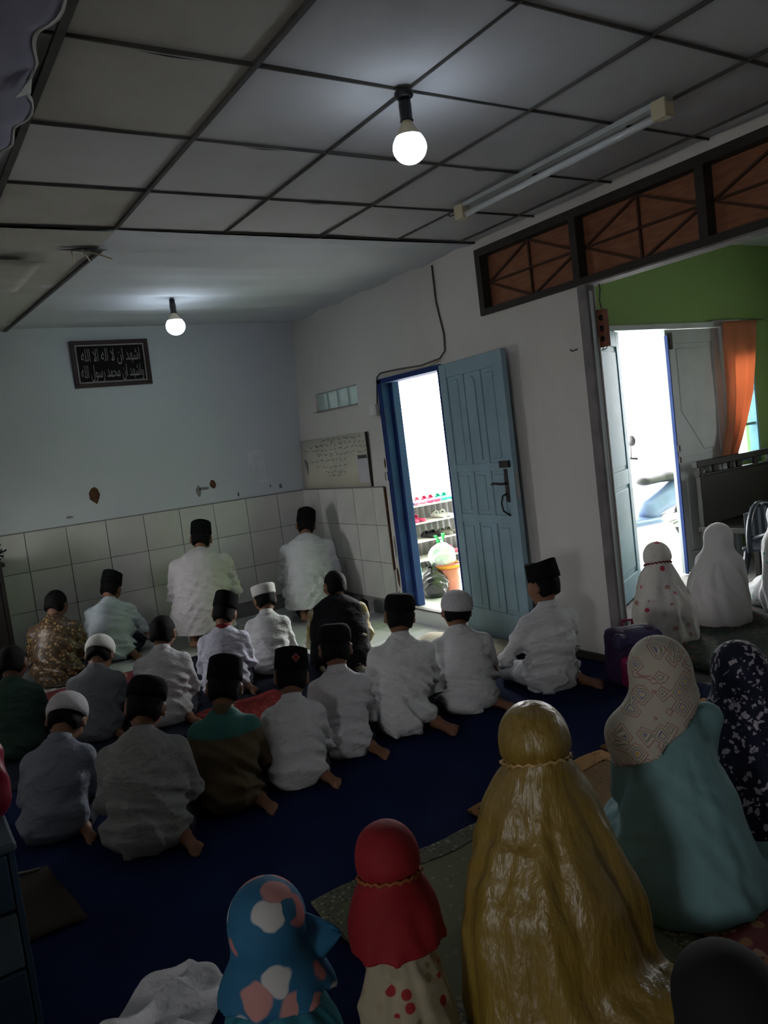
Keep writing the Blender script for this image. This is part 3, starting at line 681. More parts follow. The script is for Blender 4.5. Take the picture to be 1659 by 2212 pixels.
def nets(V, lo, h, name):
    I = V < 0; nx, ny, nz = V.shape
    c = np.zeros((nx-1, ny-1, nz-1), np.int8)
    for dx in (0, 1):
        for dy in (0, 1):
            for dz in (0, 1): c += I[dx:nx-1+dx, dy:ny-1+dy, dz:nz-1+dz]
    act = np.argwhere((c > 0) & (c < 8))
    idx = np.full(c.shape, -1, np.int64); idx[tuple(act.T)] = np.arange(len(act))
    S = np.zeros((len(act), 3)); cnt = np.zeros(len(act))
    for ax in range(3):
        o1, o2 = [q for q in range(3) if q != ax]
        for a in (0, 1):
            for b in (0, 1):
                p = act.copy(); p[:, o1] += a; p[:, o2] += b; q = p.copy(); q[:, ax] += 1
                v0 = V[tuple(p.T)].astype(float); v1 = V[tuple(q.T)].astype(float); m = (v0 < 0) != (v1 < 0)
                t = np.where(m, v0/np.where(m, v0-v1, 1), 0)
                pt = p.astype(float); pt[:, ax] += t; S[m] += pt[m]; cnt[m] += 1
    P = S/np.maximum(cnt, 1)[:, None]*h+np.asarray(lo)
    quads = []
    for ax in range(3):
        o1, o2 = (ax+1) % 3, (ax+2) % 3
        s0 = [slice(None)]*3; s1 = [slice(None)]*3; s0[ax] = slice(0, -1); s1[ax] = slice(1, None)
        a = I[tuple(s0)]; b = I[tuple(s1)]; e = np.argwhere(a != b)
        e = e[(e[:, o1] > 0) & (e[:, o2] > 0) & (e[:, o1] < V.shape[o1]-1) & (e[:, o2] < V.shape[o2]-1)]
        fl = a[tuple(e.T)]
        def cell(d1, d2):
            q = e.copy(); q[:, o1] -= d1; q[:, o2] -= d2; return idx[tuple(q.T)]
        Q = np.stack([cell(1, 1), cell(0, 1), cell(0, 0), cell(1, 0)], 1); Q[~fl] = Q[~fl][:, ::-1]; quads.append(Q)
    Q = np.concatenate(quads); Q = Q[(Q >= 0).all(1)]
    me = bpy.data.meshes.new(name); nv, nq = len(P), len(Q)
    me.vertices.add(nv); me.vertices.foreach_set('co', P.ravel()); me.loops.add(nq*4); me.loops.foreach_set('vertex_index', Q.ravel().astype(np.int32))
    me.polygons.add(nq); me.polygons.foreach_set('loop_start', np.arange(0, nq*4, 4, dtype=np.int32)); me.polygons.foreach_set('use_smooth', np.ones(nq, bool))
    me.update(calc_edges=True); return me
def folds(seed, amp, kvec, n=4, warp=1.6, zmax=None, zsoft=.1, ctr=(0, 0), vert=0, nv=11):
    """cloth folds: warped ridges along kvec directions, fading above zmax; vert adds pleats running down the cloth"""
    r = np.random.default_rng(seed); terms = []
    for i in range(n):
        k = np.array(kvec)*r.uniform(.6, 1.5)+r.normal(0, .25*np.linalg.norm(kvec), 3)*np.array([1, 1, .5]); terms.append((k, r.uniform(0, 6.3), r.normal(0, 9, 3), r.uniform(0, 6.3), r.uniform(.5, 1)))
    ph = r.uniform(0, 6.3, 3)
    def f(X, Y, Z):
        D = 0
        for k, p, kw, pw, a in terms:
            w = np.sin(kw[0]*X+kw[1]*Y+kw[2]*Z+pw)
            sarg = np.sin(k[0]*X+k[1]*Y+k[2]*Z+p+warp*w)
            D = D+a*(np.abs(sarg)-.5)*(.6+.4*w)
        D = D*amp/math.sqrt(n)
        if zmax is not None: D = D*np.clip((zmax-Z)/zsoft, .15, 1)
        if vert:
            th = np.arctan2(Y-ctr[1], X-ctr[0]); g = np.clip((zmax-Z)/zsoft, 0, 1) if zmax is not None else 1
            D = D+vert*g*(np.sin(nv*th+ph[0]+1.5*np.sin(7*Z+ph[1]))+.5*np.sin((2*nv-3)*th+ph[2]+2*np.sin(5*Z)))
        return D
    return f
def Rx(a): c, s = math.cos(a), math.sin(a); return np.array([[1, 0, 0], [0, c, -s], [0, s, c]])
def Ry(a): c, s = math.cos(a), math.sin(a); return np.array([[c, 0, s], [0, 1, 0], [-s, 0, c]])
def Rz(a): c, s = math.cos(a), math.sin(a); return np.array([[c, -s, 0], [s, c, 0], [0, 0, 1]])
def v3(*a): return np.array(a, float)

# ------------------------------------------------------------------ figure parts
def head_sdf(s, hc, R, q):
    """skull, jaw, face and ears around head centre hc, frame R (columns right, forward, up), size q"""
    P = lambda x, y, z: hc+R@(v3(x, y, z)*q)
    s.ell(P(0, -.008, .018), v3(.074, .090, .088)*q, .03, R)
    s.ell(P(0, .022, -.035), v3(.058, .064, .070)*q, .03, R)
    s.cone(P(0, .062, -.078), P(0, .070, -.084), .020*q, .016*q, .02)
    s.cone(P(0, .084, .010), P(0, .104, -.026), .009*q, .014*q, .012)
    s.cone(P(-.034, .076, .018), P(.034, .076, .018), .013*q, .013*q, .014)
    for sx in (-1, 1):
        s.ell(P(.046*sx, .060, -.022), v3(.022, .022, .024)*q, .02, R)
        s.cone(P(.010*sx, .100, -.030), P(.014*sx, .094, -.028), .008*q, .006*q, .008)
    s.cone(P(-.018, .086, -.050), P(.018, .086, -.050), .008*q, .008*q, .008)
    s.cone(P(-.015, .084, -.062), P(.015, .084, -.062), .008*q, .008*q, .008)
    for sx in (-1, 1):
        s.ell(P(.030*sx, .088, .001), v3(.014, .010, .009)*q, .004, R, sub=True)
        Re = R@Rz(-.45*sx)@Rx(-.15)
        s.ell(P(.080*sx, -.006, -.004), v3(.011, .024, .034)*q, .008, Re)
        s.ell(P(.090*sx, .000, -.002), v3(.007, .012, .018)*q, .004, Re, sub=True)
def hand_sdf(s, w, d, nrm, side, q):
    """palm and five bent fingers from wrist w, pointing along d, palm facing nrm; thumb towards side"""
    d = d/np.linalg.norm(d); nrm = nrm-d*(nrm@d); nrm = nrm/np.linalg.norm(nrm); sd = np.cross(d, nrm)
    if sd@side < 0: sd = -sd
    for o in (-.020, -.007, .007, .020): s.cone(w+sd*o*.7*q, w+(d*.070+sd*o*1.15)*q, .013*q, .0115*q, .01)
    for o, L in ((.027, .042), (.0095, .050), (-.0085, .046), (-.026, .036)):
        a = w+(d*.072+sd*o)*q; e = a+(d*L*.55+nrm*.008+sd*o*.12)*q; g = e+(d*L*.5+nrm*.026)*q
        s.cone(a, e, .0092*q, .0085*q, .003); s.cone(e, g, .0085*q, .0072*q, .003)
    a = w+(d*.022+sd*.020)*q; e = a+(d*.030+sd*.026+nrm*.006)*q; g = e+(d*.030+sd*.004+nrm*.010)*q
    s.cone(a, e, .0125*q, .0105*q, .006); s.cone(e, g, .0100*q, .0082*q, .004)
def foot_sdf(s, an, toe, up, q):
    d = toe-an; L = np.linalg.norm(d); d = d/L; up = up-d*(up@d); up = up/np.linalg.norm(up); sd = np.cross(d, up)
    heel = an-d*.035*q-up*.022*q; ball = an+d*(L*.70)-up*.012*q
    s.ell(heel, v3(.030, .030, .030)*q, .02); s.cone(an, ball, .033*q, .024*q, .02); s.cone(heel, ball, .026*q, .024*q, .02)
    s.cone(ball-sd*.022*q, ball+sd*.022*q, .017*q, .019*q, .015)
    for i, (o, r, l) in enumerate(((.028, .0125, .048), (.010, .0095, .044), (-.006, .009, .038), (-.020, .0085, .031), (-.033, .0085, .023))):
        s.cone(ball+sd*o*q+d*.005*q, ball+(d*l+sd*o*1.08-up*.006)*q, r*1.1*q, r*q, .004)
EYE = None
def eyes(parent, hc, R, q):
    global EYE
    if EYE is None:
        me = bpy.data.meshes.new('eye'); bm = bmesh.new(); bmesh.ops.create_uvsphere(bm, u_segments=12, v_segments=10, radius=.0115)
        bm.to_mesh(me); bm.free(); me.materials.append(mat('eye_white', (.7, .68, .64), rough=.15, var=0)); me.materials.append(mat('dark_iris', (.02, .012, .008), rough=.1, var=0))
        for p in me.polygons:
            p.use_smooth = True; p.material_index = 1 if p.center.y > .0088 else 0
        EYE = me
    for sx in (-1, 1):
        o = link('eye', EYE, None, parent); o.matrix_local = Matrix.LocRotScale(Vector(hc+R@(v3(.030*sx, .076, .001)*q)), Matrix(R.tolist()).to_quaternion(), Vector((q, q, q)))
def cap_mesh(kind, q):
    b = MB()
    if kind in ('peci', 'peci_soft'):
        n = 36; H = .098 if kind == 'peci' else .088; rings = []
        prof = [(1.0, 0), (1.005, .02), (.985, .05), (.955, H-.008), (.935, H-.001), (.88, H+.0005), (.55, H-.006), (.2, H-.010), (.02, H-.011)]
        if kind == 'peci_soft': prof = [(1.0, 0), (1.02, .025), (1.0, .055), (.93, H-.018), (.80, H-.003), (.55, H+.003), (.25, H), (.02, H-.002)]
        v = []
        for r, z in prof:
            for i in range(n):
                a = 2*pi*i/n; x = .083*r*math.cos(a)*q; y = .101*r*math.sin(a)*q
                zz = z*q
                if z > .05 and kind == 'peci': zz += (.012*math.sin(a)**2 - .016*math.exp(-(x/(.02*q))**2)*(1-math.sin(a)**4)*(r < .9))*q
                v.append((x, y, zz))
        f = [(j*n+i, j*n+(i+1) % n, (j+1)*n+(i+1) % n, (j+1)*n+i) for j in range(len(prof)-1) for i in range(n)]
        f.append(tuple((len(prof)-1)*n+i for i in range(n))); f.append(tuple(reversed(range(n))))
        b.add(v, f, True)
    elif kind == 'wpeci':
        b.lathe([(.085*q, 0), (.088*q, .01*q), (.090*q, .05*q), (.090*q, .068*q), (.084*q, .076*q), (.05*q, .082*q), (.004*q, .084*q)], 32, sy=1.14)
    else:  # knitted skullcap
        pr = [(.086*q, -.012*q), (.089*q, 0)]+[(.090*math.cos(a)**.72*q+.0005, (.012+.086*math.sin(a))*q) for a in np.linspace(0, pi/2*.99, 12)]
        b.lathe(pr, 36, sy=1.14)
    return b
SK = [mat('brown_skin', (.22, .105, .06), rough=.55, var=.06, vs_=14), mat('tan_skin', (.30, .155, .095), rough=.55, var=.06, vs_=14), mat('dark_skin', (.15, .072, .042), rough=.55, var=.06, vs_=14)]
M['hair'] = mat('black_hair', (.006, .005, .005), spec=.12, rough=.7, var=.2, vs_=60, bump=.6, bs=160, stretch=(1, 1, .3))
M['peci'] = mat('black_velvet_cap', (.007, .007, .008), rough=.95, var=.1, spec=.1)
M['knit'] = mat('white_knit', (.62, .60, .62), rough=.9, var=.08, vs_=80, bump=.9, bs=190)
M['wcap'] = mat('white_cap_cloth', (.66, .65, .62), rough=.85, var=.05, bump=.2, bs=150)
def shirt(name, c, c2=None, bump=.55): return mat(name, c, rough=.85, var=.05, vs_=5, c2=c2, bump=bump, bs=17, spec=.2, bd=.035, stretch=(1, 1, 1.7))
M['white1'] = shirt('white_cotton', (.66, .66, .67)); M['white2'] = shirt('off_white_cotton', (.58, .58, .60)); M['lilac'] = shirt('pale_lilac_cotton', (.56, .56, .66))
M['grey1'] = shirt('grey_cotton', (.20, .21, .23)); M['grey2'] = shirt('grey_beige_linen', (.27, .27, .27)); M['greyblue'] = shirt('grey_blue_cotton', (.20, .22, .27))
M['dkgreen'] = shirt('dark_green_cotton', (.035, .075, .055)); M['black_cloth'] = shirt('black_cloth', (.012, .011, .014)); M['paleblue'] = shirt('pale_blue_white_cotton', (.52, .58, .62))
M['dktrouser'] = shirt('dark_trouser_cloth', (.02, .022, .035)); M['batik'] = cells('golden_batik', [(.20, .12, .045), (.33, .22, .09), (.12, .07, .03)], 45, .45, base=(.055, .03, .015), thr=.42, spec=.6)
M['yellow'] = cells('yellow_checked_cloth', [(.5, .38, .12), (.55, .5, .34), (.6, .58, .5)], 18, .8, metric='CHEBYCHEV', base=(.42, .34, .16), thr=.4)
M['redcloth'] = shirt('dark_red_cloth', (.16, .012, .012))
def olive_mat():
    m, nt, b = new_mat('olive_shirt_teal_yoke'); b.inputs['Roughness'].default_value = .8
    g = N(nt, 'ShaderNodeTexCoord'); sp = N(nt, 'ShaderNodeSeparateXYZ'); nt.links.new(g.outputs['Object'], sp.inputs[0])
    mr = N(nt, 'ShaderNodeMapRange'); mr.inputs[1].default_value = .315; mr.inputs[2].default_value = .325; nt.links.new(sp.outputs['Z'], mr.inputs[0])
    mx = N(nt, 'ShaderNodeMix', data_type='RGBA'); mx.inputs['A'].default_value = (.085, .06, .025, 1); mx.inputs['B'].default_value = (.02, .13, .11, 1)
    nt.links.new(mr.outputs[0], mx.inputs['Factor']); nt.links.new(mx.outputs['Result'], b.inputs['Base Color']); return m
M['olive'] = olive_mat()
def as_mesh(name, me, m, parent): me.materials.append(m); return link(name, me, None, parent)

def person(label, x, y, yaw=-.45, S=1.0, hs=1.0, L=.18, hp=.25, hy=0, hr=0, wide=1.0, pose='side', cap='peci', capm='peci', top='white1', trouser='dktrouser', skin=0,
           vest=None, collar=True, wrists=None, foot=True, seed=1, fold=1.0, vox=.0095, captilt=0, emblem=False, K=0):
    t = empty('person', (x, y, .012), yaw); tag(t, label, 'person', 'worshippers seated on the floor')
    z0 = .10*S if pose == 'side' else .27
    up = v3(math.sin(K), math.sin(L), math.cos(L)*math.cos(K)); pel = v3(0, 0, z0)
    sp = lambda d, dx=0, dy=0: pel+up*d*S+v3(dx*S, 0, 0)+v3(0, math.cos(L), -math.sin(L))*dy*S
    chest = sp(.25); sh = [sp(.305, -.118*wide, .0), sp(.305, .118*wide, .0)]; nb = sp(.375, 0, .004)
    Lh = L+.25
    hq = hs; hc = nb+v3(math.sin(K), math.sin(L+.35), math.cos(L+.35))*.045*hq+(Ry(hr)@Rx(-hp)@v3(0, .012, .082))*hq
    RH = Ry(hr)@Rz(hy)@Rx(-hp)
    hips = [v3(-.072*S*wide, .02*S, z0), v3(.072*S*wide, .02*S, z0)]
    if pose == 'side':
        kn = [v3(-.14, .30, .07)*S, v3(.14, .30, .07)*S]; an = [v3(.03, .17, .05)*S, v3(.155, -.045, .045)*S]
        toe = [v3(.16, .10, .035)*S, v3(.235, -.195, .030)*S]; tup = [v3(.2, -.3, 1), v3(-.6, -.1, .8)]
    else:
        kn = [v3(-.13, .42, .085), v3(.13, .42, .085)]; an = [v3(-.085, -.13, .065), v3(.085, -.13, .065)]; toe = [v3(-.075, -.27, .035), v3(.075, -.27, .035)]; tup = [v3(0, -.2, -1), v3(0, -.2, -1)]
    if wrists is None: wrists = [(-.11, .24, .145), (.11, .24, .145)]
    wr_ = [v3(*w)*S+v3(0, 0, z0-.10*S if pose != 'side' else 0) for w in wrists]
    el = []
    for i in (0, 1):
        sx = -1 if i == 0 else 1; mid = (sh[i]+wr_[i])/2; out = v3(.052*sx*wide, -.05, -.085)*S; el.append(mid+out)
    # --- skin: one continuous body
    b = Sdf(); b.cuts_floor = True
    head_sdf(b, hc, RH, hq)
    b.cone(nb-up*.02*S, hc+RH@(v3(0, -.012, -.03)*hq), .043*hq, .044*hq, .02)
    b.cone(sp(.0), sp(.25), .105*S, .098*S, .03, (1.1, .8, 1)); b.cone(sh[0], sh[1], .038*S, .038*S, .03)
    q = .82*S if S < 1.15 else 1.0
    for i in (0, 1):
        sx = -1 if i == 0 else 1
        b.cone(sh[i], el[i], .036*S, .030*S, .015); b.cone(el[i], wr_[i], .030*S, .021*S, .01)
        d = (wr_[i]-el[i]); d = d/np.linalg.norm(d)*.4+v3(-.25*sx, .8, -.45); hand_sdf(b, wr_[i], d, v3(0, -.25, -1), v3(-sx, 0, 0), q)
        b.cone(hips[i], kn[i], .062*S, .046*S, .02); b.cone(kn[i], an[i], .044*S, .027*S, .015); foot_sdf(b, an[i], toe[i], tup[i], q)
    as_mesh('body', b.mesh(vox, 'body'), SK[skin], t)
    eyes(t, hc, RH, hq)
    # --- hair
    hsd = Sdf(); P = lambda a, c, e: hc+RH@(v3(a, c, e)*hq)
    hsd.ell(P(0, -.010, .020), v3(.0795, .0965, .094)*hq, .02, RH); hsd.ell(P(0, -.030, -.035), v3(.068, .066, .060)*hq, .02, RH)
    hsd.post = folds(seed+5, .004, (60, 60, 40), 3)
    nrm = RH@v3(0, .86, -.5); hsd.cut(nrm, float(nrm@P(0, .012, .0))); nd = RH@v3(0, -.35, -.94); hsd.cut(nd, float(nd@P(0, -.06, -.052)))
    as_mesh('hair', hsd.mesh(.0085, 'hair'), M['hair'], t)
    # --- cap
    if cap:
        base = {'peci': .040, 'peci_soft': .038, 'wpeci': .036, 'knit': .022}[cap]
        R2 = RH@Rx(.10+captilt+((seed*37) % 11-5)*.012)@Ry(((seed*53) % 9-4)*.015)
        o = cap_mesh(cap, hq*1.02).build('cap', M[capm], t)
        o.matrix_local = Matrix.Translation(Vector(P(0, -.012, base)))@Matrix(R2.tolist()).to_4x4()
        if emblem:
            ob = MB(); rr = .021*hq
            ob.add([(0, 0, rr), (rr, 0, 0), (0, 0, -rr), (-rr, 0, 0)], [(0, 1, 2, 3)])
            e = ob.build('emblem', mat('red_gold_emblem', (.24, .14, .10), rough=.6, c2=(.30, .03, .03), vs_=60), o, (0.02, -.1055*hq, .055*hq)); e.rotation_euler = (0, 0, .2)
            md = e.modifiers.new('s', 'SOLIDIFY'); md.thickness = .002
            ob2 = MB(); r2 = rr*.62; ob2.add([(0, 0, r2), (r2, 0, 0), (0, 0, -r2), (-r2, 0, 0)], [(0, 1, 2, 3)])
            e2 = ob2.build('emblem_centre', M['redcloth'], o, (0.02, -.1075*hq, .055*hq)); e2.rotation_euler = (0, 0, .2)
            md = e2.modifiers.new('s', 'SOLIDIFY'); md.thickness = .001
    # --- trousers
    tr_ = Sdf(); tr_.cuts_floor = True
    for i in (0, 1): tr_.cone(hips[i], kn[i], .082*S, .062*S, .03); tr_.cone(kn[i], an[i]+(kn[i]-an[i])*.16, .060*S, .046*S, .02)
    tr_.ell(pel, v3(.13*S*wide, .11*S, .10*S), .04); tr_.post = folds(seed+9, .006, (20, 25, 20), 3)
    as_mesh('trousers', tr_.mesh(.013, 'trousers'), M[trouser], t)
    # --- shirt: torso, long sleeves, hem spreading on the floor or over the heels
    g = Sdf(); g.cuts_floor = True; g.floor_z = .006 if pose == 'side' else .12
    g.ell(pel+v3(0, -.005, -.01), v3(.150*S*wide, .128*S, .115*S), .05)
    if pose != 'side': g.cone(pel+v3(0, -.03, -.02), pel+v3(0, -.04, -.16), .15*S*wide, .155*S*wide, .05, (1, .82, 1))
    g.cone(sp(.03), sp(.17), .128*S*wide, .122*S*wide, .06, (1.04, .86, 1)); g.cone(sp(.17), sp(.265), .126*S*wide, .112*S*wide, .05, (1.10, .84, 1))
    g.cone(sp(.285, -.10*wide), sp(.30, 0, 0), .056*S, .066*S, .05); g.cone(sp(.285, .10*wide), sp(.30), .056*S, .066*S, .05); g.cone(sp(.285), sp(.372), .098*S, .050*hq, .045, (1.15, .85, 1))
    for i in (0, 1):
        g.cone(sh[i], el[i], .053*S, .047*S, .028); e2 = el[i]+(wr_[i]-el[i])*.93; g.cone(el[i], e2, .047*S, .034*S, .018)
    g.post = folds(seed, .046*fold*S, (10, 12, 26), 5, zmax=sp(.36)[2], zsoft=.26*S, warp=2.2)
    as_mesh('shirt', g.mesh(.009, 'shirt'), M[top], t)
    if collar:
        R3 = Rx(-(L+.18)); c0 = nb+up*.010*hq+v3(0, -.003, .004)*hq
        o = MB().lathe([(.058*hq, -.022*hq), (.055*hq, .0), (.050*hq, .030*hq), (.047*hq, .031*hq), (.047*hq, .0)], 28, sy=1.08).build('collar', M[collar if isinstance(collar, str) else top], t)
        o.matrix_local = Matrix.Translation(Vector(c0))@Matrix(R3.tolist()).to_4x4()
    if vest:
        w = Sdf(); w.cuts_floor = True; w.floor_z = .03
        w.ell(pel, v3(.158*S*wide, .138*S, .12*S), .05); w.cone(sp(.03), sp(.17), .137*S*wide, .131*S*wide, .06, (1.04, .88, 1)); w.cone(sp(.17), sp(.275), .133*S*wide, .118*S*wide, .05, (1.12, .82, 1))
        w.cone(sp(.29, -.085*wide), sp(.29, .085*wide), .066*S, .066*S, .05); w.cone(sp(.285), sp(.365), .104*S, .056*hq, .045, (1.15, .87, 1))
        w.post = folds(seed+3, .009*fold, (9, 9, 24), 4)
        as_mesh('vest', w.mesh(.0115, 'vest'), M[vest], t)
    return t

# ------------------------------------------------------------------ boys and men
M['pinkwhite'] = shirt('pinkish_white_cotton', (.60, .56, .56))
person('boy in plain grey-beige shirt and black cap, largest back in the near row', .70, 3.155, S=.91, hs=.96, L=.29, K=.03, hr=.19, hp=0.55, wide=1.28, cap='peci_soft', top='grey2', seed=11, skin=0, vox=.0085, fold=1.1)
person('boy in olive brown shirt with teal shoulders and tall black cap', 1.077, 3.233, S=.83, hs=.94, L=.27, K=.04, hr=.16, hp=0.40, wide=1.18, top='olive', seed=12, captilt=-.1)
person('boy in pale grey shirt whose black cap has a red diamond emblem', 1.403, 3.221, S=.76, hs=.94, L=.25, K=.05, hr=.12, hp=0.40, wide=1.2, top='white2', seed=13, emblem=True)
person('boy in white shirt with black cap between the emblem cap and the black vest', 1.713, 3.335, S=.83, hs=.96, L=.19, K=.05, hr=.06, hp=0.25, wide=1.12, cap='peci_soft', top='white2', seed=14)
person('boy in white shirt with round black cap in front of the open door', 2.082, 3.346, S=.99, hs=.94, L=.16, K=.10, hr=.15, hp=0.22, wide=1.08, cap='peci_soft', top='white1', seed=15)
person('boy in white shirt with white knitted skullcap beside the door leaf', 2.498, 3.335, S=.87, hs=.96, L=.21, K=0, hr=.15, hp=0.22, wide=1.28, cap='knit', capm='knit', top='white1', seed=16, fold=1.3)
person('boy in white shirt with black cap sitting by the end of the white wall', 2.992, 3.211, yaw=-.3, S=.96, hs=.97, L=.05, K=.09, hr=.12, hp=0.20, hy=.45, wide=1.12, top='white1', trouser='white2', seed=17, fold=1.2, wrists=[(-.27, .22, .17), (.10, .26, .15)], captilt=-.15)
person('boy in grey shirt bending forward under a white knitted skullcap, near left edge', .419, 3.563, S=.80, hs=.99, L=.42, K=.10, hr=.18, hp=0.85, wide=1.2, cap='knit', capm='knit', top='greyblue', seed=18)
person('boy in dark green shirt with black hair at the left edge', .441, 4.817, S=.84, hs=.95, L=.21, hp=0.40, wide=1.25, cap=None, top='dkgreen', seed=19, skin=2)
person('boy in slate grey shirt bowing under a smooth white skullcap', .849, 4.715, S=.80, hs=.95, L=.34, K=.07, hr=.15, hp=0.80, wide=1.3, cap='knit', capm='wcap', top='grey1', seed=20)
person('bareheaded boy with short black hair in pale grey shirt', 1.222, 4.607, S=.88, hs=.95, L=.29, K=.05, hr=.1, hp=0.25, hy=-.2, wide=1.2, cap=None, top='white2', seed=21)
person('boy in pale lilac shirt with dark red collar and black cap', 1.706, 4.860, S=.84, hs=.95, L=.25, K=.06, hr=.2, hp=0.40, hy=-.2, wide=1.25, top='lilac', collar='redcloth', seed=22)
person('boy in white shirt with flat-topped white cap', 2.104, 5.019, S=.83, hs=.93, L=.22, K=.02, hp=0.40, hy=.3, wide=1.15, cap='wpeci', capm='wcap', top='white1', seed=23)
person('boy in black vest over yellow checked sleeves, short black hair', 2.452, 4.644, S=.95, hs=.94, L=.23, K=.05, hr=.06, hp=0.20, hy=.4, wide=1.38, cap=None, top='yellow', vest='black_cloth', collar=False, seed=24, skin=0)
person('person in shimmering gold-brown batik shirt at far left', .930, 6.230, S=1.0, hs=1.0, L=.18, hr=.12, hp=0.50, hy=-.1, wide=1.28, cap=None, top='batik', seed=25, skin=2, fold=1.4)
person('boy in pale blue-white shirt with black cap facing the tiled wall', 1.420, 6.600, S=.98, hs=.97, L=.21, hr=.17, hp=0.50, hy=-.2, wide=1.3, top='paleblue', seed=26, fold=1.4, wrists=[(-.12, .25, .16), (.24, .27, .12)])
person('man in pinkish white shirt with black cap kneeling in front of the tiles', 2.130, 6.38, S=1.30, hs=1.05, L=.25, K=.06, hr=.15, hp=0.45, wide=1.30, pose='kneel', top='pinkwhite', seed=27, fold=.7, trouser='white2')
person('man in bright white shirt with black cap kneeling near the room corner', 3.116, 6.32, S=1.18, hs=1.03, L=.21, K=.05, hr=.15, hp=0.45, wide=1.34, pose='kneel', top='white1', seed=28, fold=.7)

